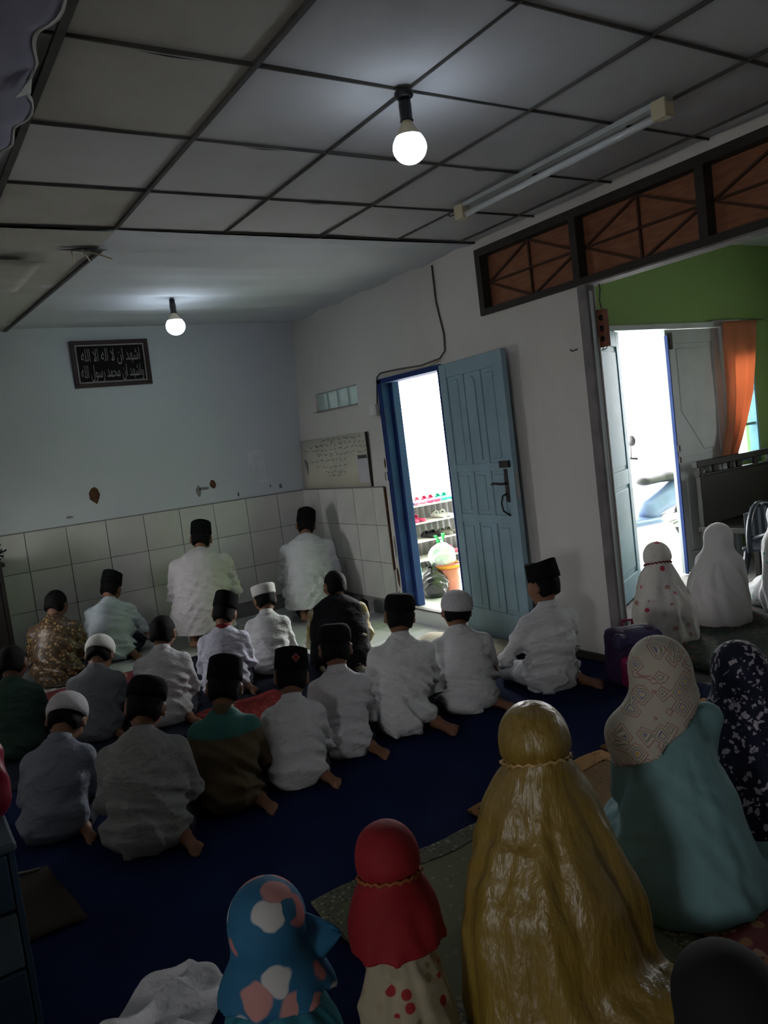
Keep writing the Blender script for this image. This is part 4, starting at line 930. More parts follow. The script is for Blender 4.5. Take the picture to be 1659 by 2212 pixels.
# ------------------------------------------------------------------ women and girls in veils
def woman(label, x, y, yaw=-.45, h=.8, q=1.0, L=.12, K=0, hp=.15, hy=0, hr=0, w=1.0, hood='gold', dress=None, hem=None, band=None, flare=1.0, ext=(), pleat=.010, nv=9, fa=.012, seed=1, skin=1, hoodext=(), sw=.115, vox=.011, hemtilt=.25, hemx=0, head_only=None, grp='women and girls in veils'):
    t = empty('person', (x, y, .028), yaw); tag(t, label, 'person', grp)
    up = v3(math.sin(K), math.sin(L), math.cos(L)); s = h/.80
    pel = v3(0, 0, .10*s); hc = pel+up*(h-.112*s-.106*q)/math.cos(L); hc = hc+v3(0, .02, 0); nb = hc-up*.12*q
    RH = Ry(hr)@Rz(hy)@Rx(-hp); sh = [nb-up*.055*s+v3(sx*sw*s*w, 0, 0) for sx in (-1, 1)]
    wr_ = [v3(-.05, .25, .16)*s, v3(.05, .25, .16)*s]; kn = [v3(-.075*w, .29, .07)*s, v3(.075*w, .29, .07)*s]; hips = [v3(-.07, .02, .10)*s, v3(.07, .02, .10)*s]
    an = [v3(-.07, .02, .05)*s, v3(.07, .02, .05)*s]; toe = [v3(-.05, -.11, .035)*s, v3(.05, -.11, .035)*s]
    b = Sdf(); b.cuts_floor = True; head_sdf(b, hc, RH, q*.93); b.cone(nb-up*.03, hc+RH@(v3(0, -.012, -.03)*q), .042*q, .043*q, .02)
    b.cone(pel, nb-up*.08*s, .10*s, .085*s, .03, (1.1, .85, 1)); b.cone(sh[0], sh[1], .036*s, .036*s, .03)
    for i in (0, 1):
        sx = -1 if i == 0 else 1; el = (sh[i]+wr_[i])/2+v3(.02*sx, -.01, -.05)*s
        b.cone(sh[i], el, .034*s, .028*s, .015); b.cone(el, wr_[i], .028*s, .020*s, .01); hand_sdf(b, wr_[i], v3(-.2*sx, .9, -.3), v3(0, -.2, -1), v3(-sx, 0, 0), .9*q)
        b.cone(hips[i], kn[i], .060*s, .045*s, .02); b.cone(kn[i], an[i], .042*s, .027*s, .015); foot_sdf(b, an[i], toe[i], v3(0, -.2, -1), .9*q)
    as_mesh('body', b.mesh(.0095, 'body'), SK[skin], t); eyes(t, hc, RH, q*.93)
    def drape(g, full):
        c = nb-up*.11*s; lo = v3(0, -.03*s, .06*s)
        mid = (c*.5+lo*.5)+v3(0, -.012*s, 0)
        g.cone(nb-up*.015, c, .078*q, .128*s*w, .06, (1.08, .86, 1)); g.cone(sh[0], sh[1], .048*s, .048*s, .05)
        g.cone(c, mid, .128*s*w, .178*s*w*flare, .11, (1.06, .86, 1)); g.cone(mid, lo, .178*s*w*flare, .225*s*w*flare, .11, (1.05, .88, .9))
        g.cone(v3(0, .05, .13)*s, v3(0, .30, .09)*s, .17*s*w, .14*s*w, .06, (1.1, 1, .8))
        if full:
            for a, e, r1, r2 in ext: g.cone(v3(*a), v3(*e), r1, r2, .05, (1, 1, .7))
    ft = RH@v3(0, 1, 0)
    # veil / hood
    g = Sdf(); g.cuts_floor = True; g.floor_z = .006
    g.ell(hc+RH@(v3(0, -.008, .004)*q), v3(.094, .106, .101)*q, .03, RH); g.cone(hc+RH@(v3(0, -.025, -.03)*q), nb-up*.02, .074*q, .074*q, .03)
    drape(g, hem is None)
    for a, e, r1, r2 in hoodext: g.cone(v3(*a), v3(*e), r1, r2, .03, (1, .5, 1))
    if hem is not None:
        n = v3(hemx, -hemtilt, -1); n = n/np.linalg.norm(n); g.cut(n, float(n@v3(0, -.15*s, hem)))
    g.ell(hc+RH@(v3(0, .108, -.012)*q), v3(.056, .06, .078)*q, .01, RH, sub=True)
    fo = folds(seed, fa, (22, 22, 8), 4, zmax=nb[2]+.02, zsoft=.15*s, vert=pleat, nv=nv, ctr=(0, .03*s))
    def post(X, Y, Z):
        D = fo(X, Y, Z)
        if band is not None:   # elastic pinch under the back of the head
            D = D+.010*q*np.exp(-((Z-(hc[2]-.050*q)+.25*(Y-hc[1]))/(.016*q))**2)
        return D
    g.post = post
    hm = as_mesh('veil' if hem is None else 'hood', g.mesh(vox, 'veil'), M[hood], t)
    if band is not None:
        n = 72; pts = []
        bv = bpy.data.meshes  # sample the veil surface along a tilted ring
        co = np.empty(len(hm.data.vertices)*3); hm.data.vertices.foreach_get('co', co); co = co.reshape(-1, 3)
        zz = co[:, 2]-(hc[2]-.050*q)+.25*(co[:, 1]-hc[1]); sel = co[np.abs(zz) < .012]
        th = np.arctan2(sel[:, 1]-hc[1], sel[:, 0]-hc[0])
        for i in range(n):
            a = -pi+2*pi*i/n; d = np.abs(np.angle(np.exp(1j*(th-a)))); k = np.argmin(d)
            if math.sin(a) > .75: continue
            r = math.hypot(sel[k, 0]-hc[0], sel[k, 1]-hc[1])+.002; px, py = hc[0]+r*math.cos(a), hc[1]+r*math.sin(a)
            pts.append((a, (px, py, hc[2]-.050*q-.25*(py-hc[1])+.0035*math.sin(i*2.1))))
        pts.sort(key=lambda e: (e[0]-pi/2) % (2*pi)); pts = [p[1] for p in pts]
        MB().tube(pts, [.0035+.002*((i*7) % 3)/2 for i in range(len(pts))], 6).build('elastic_band', M[band], t)
    if dress is not None:
        g = Sdf(); g.cuts_floor = True; g.floor_z = .005
        k = .93
        c = nb-up*.10*s; lo = v3(0, -.02*s, .06*s); mid = c*.5+lo*.5
        g.cone(c, mid, .108*s*w, .165*s*w*flare, .06, (1.05, .86, 1)); g.cone(mid, lo, .165*s*w*flare, .225*s*w*flare, .06, (1.04, .9, .8)); g.cone(v3(0, .05, .13)*s, v3(0, .30, .08)*s, .16*s*w, .13*s*w, .06, (1.1, 1, .8))
        for i in (0, 1):
            sx = -1 if i == 0 else 1; el = (sh[i]+wr_[i])/2+v3(.02*sx, -.01, -.05)*s; g.cone(sh[i], el, .050*s, .046*s, .03); g.cone(el, wr_[i]*.95+el*.05, .046*s, .034*s, .02)
        for a, e, r1, r2 in ext: g.cone(v3(*a), v3(*e), r1, r2, .05, (1, 1, .7))
        g.post = folds(seed+4, fa*1.15, (16, 16, 12), 4, zmax=nb[2], zsoft=.2*s, vert=pleat*.8, nv=nv+2)
        as_mesh('dress', g.mesh(vox, 'dress'), M[dress], t)
    return t
def geo_mat():
    m, nt, b = new_mat('geometric_scarf_print'); b.inputs['Roughness'].default_value = .8
    co = coords(nt, (1, .55, 1)); v = N(nt, 'ShaderNodeTexVoronoi'); v.distance = 'MANHATTAN'; v.inputs['Scale'].default_value = 21; v.inputs['Randomness'].default_value = .7
    nt.links.new(co, v.inputs['Vector']); rp = N(nt, 'ShaderNodeValToRGB'); rp.color_ramp.interpolation = 'CONSTANT'
    stops = ((0, (.5, .3, .05)), (.16, (.46, .41, .33)), (.26, (.18, .15, .24)), (.36, (.46, .42, .34)), (.46, (.22, .22, .15)), (.56, (.44, .39, .32)), (.68, (.30, .17, .17)), (.78, (.40, .37, .30)))
    while len(rp.color_ramp.elements) < len(stops): rp.color_ramp.elements.new(.5)
    for i, (p, c) in enumerate(stops): rp.color_ramp.elements[i].position = p; rp.color_ramp.elements[i].color = rgb(c)
    nt.links.new(v.outputs['Distance'], rp.inputs[0])
    sp = N(nt, 'ShaderNodeSeparateColor'); nt.links.new(v.outputs['Color'], sp.inputs[0])
    cr = N(nt, 'ShaderNodeValToRGB'); cr.color_ramp.interpolation = 'CONSTANT'
    for i, c in enumerate(((.52, .28, .03), (.42, .05, .08), (.40, .36, .10))):
        if i > 1: cr.color_ramp.elements.new(.66)
        cr.color_ramp.elements[i].position = i/3; cr.color_ramp.elements[i].color = rgb(c)
    nt.links.new(sp.outputs[0], cr.inputs[0])
    lt = N(nt, 'ShaderNodeMath', operation='LESS_THAN'); lt.inputs[1].default_value = .16; nt.links.new(v.outputs['Distance'], lt.inputs[0])
    mx = N(nt, 'ShaderNodeMix', data_type='RGBA'); nt.links.new(lt.outputs[0], mx.inputs['Factor']); nt.links.new(rp.outputs[0], mx.inputs['A']); nt.links.new(cr.outputs[0], mx.inputs['B'])
    nt.links.new(mx.outputs['Result'], b.inputs['Base Color']); return m
def satin(name, c, c2):
    m = mat(name, c, rough=.42, c2=c2, vs_=4, spec=.8, bump=.8, bs=22, bd=.02, stretch=(1, 1, .35)); return m
M['gold'] = satin('gold_satin', (.26, .17, .022), (.19, .115, .015)); M['gold_band'] = mat('pale_gold_cord', (.55, .36, .14), rough=.6, var=.2, vs_=80)
M['teal'] = mat('teal_cotton', (.17, .31, .32), rough=.8, var=.08, vs_=4, bump=.3, bs=30)
M['red'] = mat('deep_red_jersey', (.26, .010, .015), rough=.75, var=.12, vs_=6, bump=.2, bs=40); M['red_band'] = mat('red_gold_trim', (.32, .10, .03), rough=.7, var=.2, vs_=70)
M['creamprint'] = cells('cream_print_cotton', [(.30, .02, .02), (.32, .28, .18), (.30, .26, .17), (.18, .16, .08), (.33, .29, .2)], 26, .8, base=(.36, .31, .21), thr=.33, noise=.01)
M['blueprint'] = cells('blue_hood_print', [(.46, .17, .17), (.02, .13, .24), (.50, .50, .48), (.03, .10, .22), (.45, .22, .20)], 13, .75, base=(.02, .12, .23), thr=.47, noise=.06)
M['bluedress'] = cells('turquoise_print_cotton', [(.03, .19, .25), (.35, .03, .05), (.03, .17, .24), (.45, .45, .42), (.03, .2, .26)], 15, .8, base=(.03, .19, .25), thr=.22)
M['geo'] = geo_mat()
M['navyfl'] = cells('navy_floral_print', [(.012, .014, .035), (.40, .36, .40), (.36, .33, .38), (.012, .014, .035), (.42, .38, .42)], 36, .85, base=(.010, .012, .030), thr=.42, noise=.09)
M['pinkfl'] = cells('white_pink_floral_print', [(.58, .56, .54), (.50, .06, .09), (.55, .50, .48), (.42, .24, .20), (.58, .56, .54), (.56, .53, .5)], 22, .85, base=(.60, .58, .56), thr=.36, noise=.03)
M['whitev'] = mat('white_veil_cloth', (.66, .65, .68), rough=.8, var=.04, vs_=4, bump=.2, bs=30); M['whitelace'] = cells('white_green_lace', [(.66, .67, .67), (.20, .50, .42), (.66, .67, .67), (.62, .64, .64)], 30, .8, base=(.68, .68, .68), thr=.3)
M['blackv'] = mat('black_jersey_cloth', (.008, .008, .010), rough=.85, var=.1)
M['redfl'] = cells('red_floral_cotton', [(.25, .03, .03), (.30, .14, .06), (.20, .02, .05), (.34, .20, .14)], 20, .85, base=(.16, .025, .03), thr=.4, noise=.04)
woman('woman in long gold satin prayer veil gathered by a cord behind the head', 1.275, 1.46, h=.78, q=.97, K=.03, L=.06, hp=.1, w=1.0, sw=.075, hood='gold', band='gold_band', flare=1.08, ext=[((.12, -.18, .05), (.36, -.20, .05), .13, .09)], pleat=.0065, fa=.012, nv=9, seed=41, vox=.0085)
woman('woman in plain teal prayer dress with a geometric patterned scarf on her head', 1.87, 1.50, h=.80, q=.98, L=.10, K=.0, hemx=.7, hp=.2, w=1.08, sw=.12, hood='geo', dress='teal', hem=.53, hemtilt=-.1, flare=.86, ext=[((.15, .0, .05), (.30, .02, .05), .09, .07)], pleat=.002, fa=.009, nv=7, seed=42, vox=.009)
woman('small girl in short deep red hood with gold trim over a cream printed dress', .88, 1.565, h=.575, q=.84, L=.05, hp=.12, w=.80, hood='red', dress='creamprint', hem=.275, hemtilt=.05, sw=.06, band='red_band', flare=.85, hoodext=[], pleat=.003, nv=7, seed=43, vox=.008)
bl = woman('smallest girl in blue hood with pink and white patches and turquoise dress', .615, 1.72, h=.475, q=1.02, L=.05, hp=.1, w=1.15, hood='blueprint', dress='bluedress', hem=.20, hemtilt=.05, sw=.10, flare=.95, hoodext=[], pleat=.005, nv=7, seed=44, vox=.008)
woman('woman in navy veil printed with pale flowers at the right edge', 2.42, 1.60, h=.63, q=1.0, L=.16, hp=.35, w=1.28, hood='navyfl', flare=1.1, pleat=.008, nv=9, seed=45, vox=.010)
woman('girl in white veil with pink flowers sitting in front of the bright doorway', 4.05, 3.26, yaw=-.6, h=.645, q=.92, sw=.08, L=.02, hp=.1, w=.92, hood='pinkfl', flare=1.15, band='redcloth', pleat=.008, nv=8, seed=46)
woman('woman in plain white veil leaning forward beside the flowered veil', 4.58, 3.24, yaw=-1.25, h=.66, q=1.0, L=.26, hp=.4, w=1.05, hood='whitev', flare=1.0, pleat=.008, nv=9, seed=47)
woman('woman in white veil with green lace cut off by the right edge', 5.06, 2.98, yaw=-.3, h=.76, q=.98, L=.1, hp=.2, w=1.0, hood='whitelace', flare=1.0, pleat=.009, nv=9, seed=48)
woman('person in black head covering, just the dome showing in the lower right corner', 1.00, .74, h=.62, q=.9, L=.02, hp=.1, w=.85, hood='blackv', flare=.85, pleat=.006, nv=8, seed=49)

def corner(u, v):
    return (.05+.12*u, .0+.03*u+.010*math.sin(v*6), .30+.02*u-(1-u)**.8*.21*(v-.5)-.02*u*u)
grid(corner, 10, 8, M['blueprint'], 'hood_corner', bl, thick=.006)

# ------------------------------------------------------------------ floor coverings
M['carpet'] = mat('navy_carpet_pile', (.006, .014, .062), rough=.95, c2=(.004, .009, .042), vs_=3, bump=.5, bs=220, spec=.1)
def rug(name, label, cat, m, x0, x1, y0, y1, rz=0, border=None, fringe=None, wav=.004, seed=0, th=.008, grp=None):
    cx, cy = (x0+x1)/2, (y0+y1)/2; t = empty(name, (cx, cy, 0), rz); tag(t, label, cat, grp)
    w, d = (x1-x0)/2, (y1-y0)/2; r = random.Random(seed); p = [r.uniform(0, 6) for _ in range(4)]
    f = lambda u, v: ((2*u-1)*w+.006*math.sin(v*19+p[0]), (2*v-1)*d+.006*math.sin(u*17+p[1]), th/2+.021+wav*(1+math.sin(u*9+p[2])*math.sin(v*8+p[3])))
    grid(f, 16, 16, m, 'mat_field', t, thick=th)
    if border:
        for (a, c, e, g) in ((0, 1, .0, .07), (0, 1, .93, 1), (0, .09, .07, .93), (.91, 1, .07, .93)):
            grid(lambda u, v: (lambda q: (q[0], q[1], q[2]+th/2+.0015))(f(a+(c-a)*u, e+(g-e)*v)), 12, 12, border, 'woven_border', t, thick=.001)
    return t
cp = empty('carpet', (1.1, 2.2, 0)); tag(cp, 'dark navy blue carpet covering the floor between the boys and the veiled women', 'carpet')
def cpf(u, v):
    x = -1.36+3.78*u; y = -2.9+4.95*v
    return (x, y, .011+.002*math.sin(x*3+y*2)+.0015*math.sin(y*7)+.002*math.sin(x*5-y))
grid(cpf, 60, 60, M['carpet'], 'carpet_pile', cp, thick=.006)
cp2 = empty('carpet', (1.15, 5.1, 0)); tag(cp2, 'dark blue-grey carpet under the second row of boys', 'carpet')
grid(lambda u, v: (-1.42+2.75*u, -.83+1.75*v, .013+.002*math.sin(u*11+v*7)+.0015*math.sin(v*15)), 40, 30, mat('dark_blue_grey_carpet', (.022, .028, .045), rough=.95, c2=(.016, .020, .034), vs_=4, bump=.4, bs=200, spec=.1), 'carpet_pile', cp2, thick=.006)
M['sage'] = cells('sage_patterned_weave', [(.16, .17, .09), (.22, .20, .12), (.10, .12, .06), (.26, .23, .15)], 34, .95, metric='MANHATTAN', base=(.13, .14, .08), thr=.4)
M['sage_b'] = cells('sage_border_weave', [(.24, .22, .14), (.05, .06, .04)], 60, .95, base=(.10, .10, .07), thr=.4)
M['orangemat'] = cells('orange_brown_weave', [(.22, .12, .04), (.10, .05, .02), (.26, .16, .06)], 40, .95, metric='MANHATTAN', base=(.18, .10, .035), thr=.45)
M['orange_b'] = cells('orange_black_border', [(.34, .18, .06), (.30, .16, .05), (.02, .015, .01)], 50, .95, base=(.32, .17, .06), thr=.3)
M['darkgreenmat'] = cells('dark_green_floral_weave', [(.02, .05, .03), (.06, .07, .03), (.10, .03, .03), (.03, .035, .05)], 22, .9, base=(.018, .03, .022), thr=.42, noise=.04)
M['redmat'] = cells('red_patterned_weave', [(.30, .02, .02), (.20, .012, .015), (.36, .08, .04), (.16, .01, .01)], 36, .9, base=(.22, .015, .015), thr=.42, noise=.02)
rug('prayer_mat', 'sage green patterned prayer mat under the gold satin veil', 'prayer mat', M['sage'], .98, 1.72, 1.05, 2.31, border=M['sage_b'], seed=1, grp='prayer mats')
rug('prayer_mat', 'orange brown prayer mat with black-edged border under the teal dress', 'prayer mat', M['orangemat'], 1.74, 2.50, 1.0, 2.42, border=M['orange_b'], seed=2, grp='prayer mats')
rug('prayer_mat', 'orange prayer mat under the navy flowered veil', 'prayer mat', M['orangemat'], 2.52, 3.28, 1.15, 2.45, border=M['orange_b'], seed=3, grp='prayer mats')
rug('prayer_mat', 'dark green floral mat on the floor of the green room', 'prayer mat', M['darkgreenmat'], 3.66, 5.5, 2.25, 3.75, seed=4, wav=.012, grp='prayer mats')
rug('prayer_mat', 'red patterned prayer mat in front of the emblem cap', 'prayer mat', M['redmat'], 1.36, 1.92, 3.62, 4.58, seed=5, grp='prayer mats')
rug('prayer_mat', 'orange and red mat in front of the bowing slate grey shirt', 'prayer mat', M['redfl'], .75, 1.45, 5.05, 6.0, seed=6, grp='prayer mats')
rug('prayer_mat', 'beige mat below the open blue door leaf', 'prayer mat', mat('beige_woven_mat', (.42, .38, .28), rough=.9, var=.1, vs_=8, bump=.3, bs=80), 3.02, 3.46, 3.82, 4.72, rz=-.06, seed=7, wav=.016, th=.014, grp='prayer mats')
rug('prayer_mat', 'red floral cloth spread behind the teal dress', 'prayer mat', M['redfl'], 1.52, 2.05, .98, 1.30, rz=.2, seed=8, wav=.010, grp='prayer mats').location.z += .012

# ------------------------------------------------------------------ bags and loose things
def rbox(name, c, r, k=.03, R=None, post=None, vox=.012, m=None, parent=None, floor=True):
    """soft box: blended capsules along the long edges"""
    s = Sdf(); c = np.array(c, float); a, b_, h_ = r; rr = min(r)*.62
    for sx in (-1, 1):
        for sy in (-1, 1):
            s.cone(c+v3(sx*(a-rr), sy*(b_-rr), -(h_-rr)), c+v3(sx*(a-rr), sy*(b_-rr), h_-rr), rr, rr*.92, k)
    s.ell(c, v3(a, b_, h_)*.98, k)
    for z in (-1, 1): s.cone(c+v3(-(a-rr), 0, z*(h_-rr)), c+v3(a-rr, 0, z*(h_-rr)), rr, rr, k)
    s.cuts_floor = floor; s.floor_z = .002; s.post = post
    return as_mesh(name, s.mesh(vox, name), m, parent)
bp_ = empty('backpack', (3.36, 2.93, .014), -.5); tag(bp_, 'dark purple backpack with a magenta front pocket at the foot of the white wall', 'backpack')
M['purple'] = mat('dark_purple_nylon', (.045, .018, .075), rough=.6, var=.2, bump=.2, bs=60); M['magenta'] = mat('magenta_nylon', (.30, .012, .09), rough=.55, var=.2); M['indigo'] = mat('indigo_nylon', (.05, .045, .12), rough=.6, var=.15)
rbox('bag_body', (0, 0, .15), (.15, .10, .16), .03, post=folds(3, .012, (20, 20, 20), 3), m=M['purple'], parent=bp_)
rbox('front_pocket', (0, -.095, .09), (.11, .045, .085), .02, post=folds(4, .006, (25, 25, 25), 3), m=M['magenta'], parent=bp_)
rbox('top_flap', (0, -.02, .255), (.14, .10, .05), .03, m=M['indigo'], parent=bp_)
MB().tube([(-.03, .06, .29), (-.03, .06, .33), (.03, .06, .33), (.03, .06, .29)], .008, 8).build('carry_loop', M['magenta'], bp_)
for s in (-1, 1): MB().tube([(.07*s, .09, .27), (.09*s, .14, .2), (.1*s, .14, .1), (.08*s, .10, .03)], .013, 8).build('shoulder_strap', M['purple'], bp_)
MB().tube([(-.10, -.135, .15), (0, -.145, .165), (.10, -.135, .15)], .004, 6).build('zip', M['steel'], bp_)
MB().box(-.045, -.025, -.146, -.138, .05, .13).build('pocket_patch', mat('bright_pink_patch', (.55, .02, .10), rough=.6, var=0), bp_)
hb = empty('shoulder_bag', (3.30, 5.86, .010), .5); tag(hb, 'black bag with a pink print leaning against the wall by the blue door frame', 'bag')
rbox('bag_body', (0, 0, .075), (.14, .06, .08), .03, post=folds(6, .014, (22, 22, 22), 3), m=M['black_cloth'], parent=hb)
MB().tube([(-.10, 0, .14), (-.06, -.03, .17), (.03, -.04, .165), (.10, 0, .13)], .008, 8).build('bag_strap', M['black_pl'], hb)
MB().lathe([(.022, 0), (.02, .004), (.004, .006)], 14, M=Matrix.Rotation(pi/2, 3, 'X')).build('pink_print', M['magenta'], hb, (.05, -.063, .05))
MB().tube([(-.03+.03*math.cos(a), -.064, .10+.022*math.sin(a)) for a in np.linspace(0, 5.2, 12)], .004, 6).build('white_print', M['white_pl'], hb)
# plastic drawer cabinet at the left edge, red bag on top
M['drawer'] = mat('dull_blue_plastic', (.030, .06, .10), rough=.45, var=.15, vs_=3); M['drawer2'] = mat('grey_blue_plastic', (.07, .10, .12), rough=.45, var=.15)
dc = empty('drawer_cabinet', (-.07, 2.52, .014), .0); tag(dc, 'dull blue plastic drawer cabinet at the lower left edge', 'cabinet')
MB().box(-.23, .23, -.20, .20, 0, .03).build('base', M['drawer'], dc, bevel=.006)
for sx in (-1, 1): MB().box(.225*sx-.008, .225*sx+.008, -.2, .2, .03, .52).build('side_panel', M['drawer'], dc, bevel=.003)
MB().box(-.24, .24, -.21, .21, .52, .545).build('top', M['drawer2'], dc, bevel=.008); MB().box(-.22, .22, .19, .20, .03, .52).build('back_panel', M['drawer'], dc)
for k in range(3):
    d = MB().box(-.213, .213, -.205, .18, .035+.163*k, .19+.163*k).build('drawer', M['drawer2'] if k == 1 else M['drawer'], dc, bevel=.006)
    MB().box(-.06, .06, -.222, -.204, .15+.163*k, .165+.163*k).build('drawer_handle', M['drawer2'], d, bevel=.004)
rb = empty('handbag', (-.02, 2.54, .559), .2); tag(rb, 'shiny red bag on top of the blue drawer cabinet', 'bag')
M['redbag'] = mat('shiny_red_vinyl', (.24, .008, .03), rough=.3, c2=(.16, .006, .02), vs_=7, spec=.6)
rbox('bag_body', (0, 0, .12), (.21, .10, .13), .04, post=folds(8, .014, (18, 18, 18), 3), m=M['redbag'], parent=rb)
MB().tube([(-.1, 0, .23), (-.07, 0, .30), (.07, 0, .30), (.1, 0, .23)], .009, 8).build('bag_handle', M['redbag'], rb)
MB().tube([(-.17, -.06, .2), (0, -.085, .215), (.17, -.06, .2)], .004, 6).build('zip', M['steel'], rb)
# heap of folded white cloth beside the girl in the blue hood
wc_ = empty('folded_cloth', (.45, 2.13, .014), .5); tag(wc_, 'crumpled white cloth heaped on the carpet beside the blue hood', 'cloth')
def crumple(u, v):
    x, y = (u-.5)*.36, (v-.5)*.28; e = max(0, 1-(2*u-1)**4)*max(0, 1-(2*v-1)**4)
    h_ = (1-abs(math.sin(x*16+1.8*math.sin(y*14))))*.55+(1-abs(math.sin(y*21-x*12+1.2*math.sin(x*20))))*.5+.5*math.exp(-((x-.05)**2+(y-.03)**2)/.006)
    return (x+.02*math.sin(y*31)+.012*math.sin(x*40), y+.02*math.sin(x*27), .008+.060*h_*e**.6)
grid(crumple, 56, 46, M['white2'], 'crumpled_sheet', wc_, thick=.005)
sc_ = MB(); fld = empty('floor_cloth', (.33, 2.02, .014), .7); tag(fld, 'pale flat cloth edge lying in front of the crumpled white cloth', 'cloth')
grid(lambda u, v: (-.13+.26*u, -.10+.2*v, .012+.012*math.sin(u*7+v*3)**2), 14, 12, M['white2'], 'cloth_sheet', fld, thick=.006)
fm = empty('floor_mat', (.10, 3.12, .014), .1); tag(fm, 'dark brown mat with a pale curved edge beside the grey-beige shirt', 'mat')
grid(lambda u, v: (-.25+.5*u, -.3+.5*v-.05*u, .006+.006*math.sin(u*6+v*5)**2), 12, 12, mat('dark_brown_mat', (.03, .02, .012), rough=.9, var=.2), 'mat_sheet', fm, thick=.004)
MB().tube([(-.22+.44*i/12, .20-.04*i/12+.02*math.sin(i*.9), .016) for i in range(13)], .005, 6).build('mat_piping', mat('pale_piping', (.2, .18, .14), rough=.8, var=.1), fm)
# dark cupboard at the far left with a feather duster on top
kb = empty('cupboard', (.42, 6.72, 0), 0); tag(kb, 'dark wooden cupboard at the far left against the tiles', 'cupboard')
M['darkwood'] = mat('near_black_wood', (.016, .013, .011), rough=.5, var=.2, vs_=8)
for (n_, x0, x1, y0, y1, z0, z1) in (('side_panel', .24, .27, -.28, .28, 0, .93), ('side_panel', -.30, -.27, -.28, .28, 0, .93), ('top', -.32, .29, -.30, .29, .93, .96), ('back_panel', -.27, .24, .26, .28, .05, .93), ('plinth', -.27, .24, -.25, .26, 0, .06)):
    MB().box(x0, x1, y0, y1, z0, z1).build(n_, M['darkwood'], kb, bevel=.004)
for s in (-1, 1):
    d = MB().box(-.012+.126*s-.122, -.012+.126*s+.122, -.285, -.262, .07, .92).build('door', M['darkwood'], kb, bevel=.004)
    MB().lathe([(.004, 0), (.012, .02), (.004, .026)], 12, M=Matrix.Rotation(pi/2, 3, 'X')).build('knob', M['iron'], d, (-.012+.03*s, -.285, .5))
du = empty('feather_duster', (.55, 6.60, .963), .3); tag(du, 'black feather duster lying on the dark cupboard', 'duster')
MB().tube([(-.25, 0, .03), (0, 0, .035)], .008, 8).build('handle', M['darkwood'], du)
fb = MB(); r = random.Random(4)
for i in range(60):
    a = r.uniform(0, 6.28); x0 = r.uniform(0, .16); L = r.uniform(.05, .10)
    p = Vector((x0, 0, .045)); d = Vector((r.uniform(.2, .9), math.cos(a), math.sin(a)*.8+.1)).normalized()*L
    q = p+d; q.z = max(q.z, .004); sde = Vector((0, -d.z, d.y)).normalized()*.008
    fb.add([p-sde*.3, p+sde*.3, q+sde, q-sde], [(0, 1, 2, 3)])
o = fb.build('feathers', M['black_cloth'], du); o['kind'] = 'stuff'

# ------------------------------------------------------------------ green room furniture
st = empty('wooden_settee', (6.46, 4.08, 0), 0); tag(st, 'dark wooden settee back with open slots below the window', 'settee')
def sb(n_, x0, x1, y0, y1, z0, z1, bev=.006): return MB().box(x0, x1, y0, y1, z0, z1).build(n_, M['darkwood'], st, bevel=bev)
sb('top_rail', -.58, .70, .16, .22, .945, 1.0); sb('middle_rail', -.55, .68, .17, .21, .86, .885); sb('back_panel', -.52, .66, .18, .205, .44, .86); sb('seat', -.56, .68, -.32, .22, .38, .43)
for x in (-.545, .655): sb('leg', x, x+.05, .165, .215, 0, .95); sb('leg', x, x+.05, -.32, -.27, 0, .38)
for x in (-.33, -.10, .02, .27, .5): sb('slot_divider', x, x+.07, .175, .205, .885, .945)
pc = empty('plastic_chair', (5.86, 3.47, 0), 0); tag(pc, 'dark grey plastic chair with arched slotted back in front of the settee', 'chair')
M['dkplastic'] = mat('dark_blue_grey_plastic', (.028, .034, .045), rough=.35, var=.08)
pts = [(.30*math.cos(a), .24-.10*abs(math.cos(a)), .40+.24*math.sin(a)) for a in np.linspace(pi, 0, 18)]
MB().tube([(-.30, .14, .30)]+pts+[(.30, .14, .30)], .022, 8).build('back_hoop', M['dkplastic'], pc)
for k in range(5):
    x = -.18+.09*k; zt = .40+.24*math.sqrt(max(0, 1-(x/.30)**2)); MB().box(x-.024, x+.024, .20, .235, .33, zt).build('back_slat', M['dkplastic'], pc, bevel=.004)
MB().box(-.26, .26, -.25, .24, .30, .335).build('seat', M['dkplastic'], pc, bevel=.015)
for sx in (-1, 1):
    for sy in (-1, 1): MB().tube([(.23*sx, .20*sy, .31), (.27*sx, .25*sy, 0)], [.03, .02], 8).build('leg', M['dkplastic'], pc)
    MB().tube([(.29*sx, .14, .40), (.30*sx, -.05, .46), (.29*sx, -.2, .45), (.26*sx, -.23, .32)], .02, 8).build('arm', M['dkplastic'], pc)
fn = empty('standing_fan', (6.37, 3.98, 0), -.9); fn.location = (6.42, 3.50, 0); tag(fn, 'round standing fan head cut off by the right edge', 'fan')
MB().lathe([(.20, 0), (.20, .02), (.05, .05), (.03, .06)], 24).build('base', M['grey_paint'], fn)
MB().tube([(0, 0, .05), (0, 0, .92)], .014, 10).build('pole', M['grey_paint'], fn)
MB().tube([(.165*math.cos(a), -.05, .95+.165*math.sin(a)) for a in np.linspace(0, 2*pi, 40, endpoint=False)], .010, 8, closed=True).build('guard_rim', M['grey_paint'], fn)
for k in range(18):
    a = 2*pi*k/18; MB().tube([(.03*math.cos(a), -.075, .95+.03*math.sin(a)), (.10*math.cos(a), -.08, .95+.10*math.sin(a)), (.165*math.cos(a), -.05, .95+.165*math.sin(a))], .002, 5).build('guard_wire', M['steel'], fn)
MB().lathe([(.04, 0), (.05, .03), (.05, .09), (.03, .12)], 16, M=Matrix.Rotation(-pi/2, 3, 'X')).build('motor', M['grey_paint'], fn, (0, 0, .95))
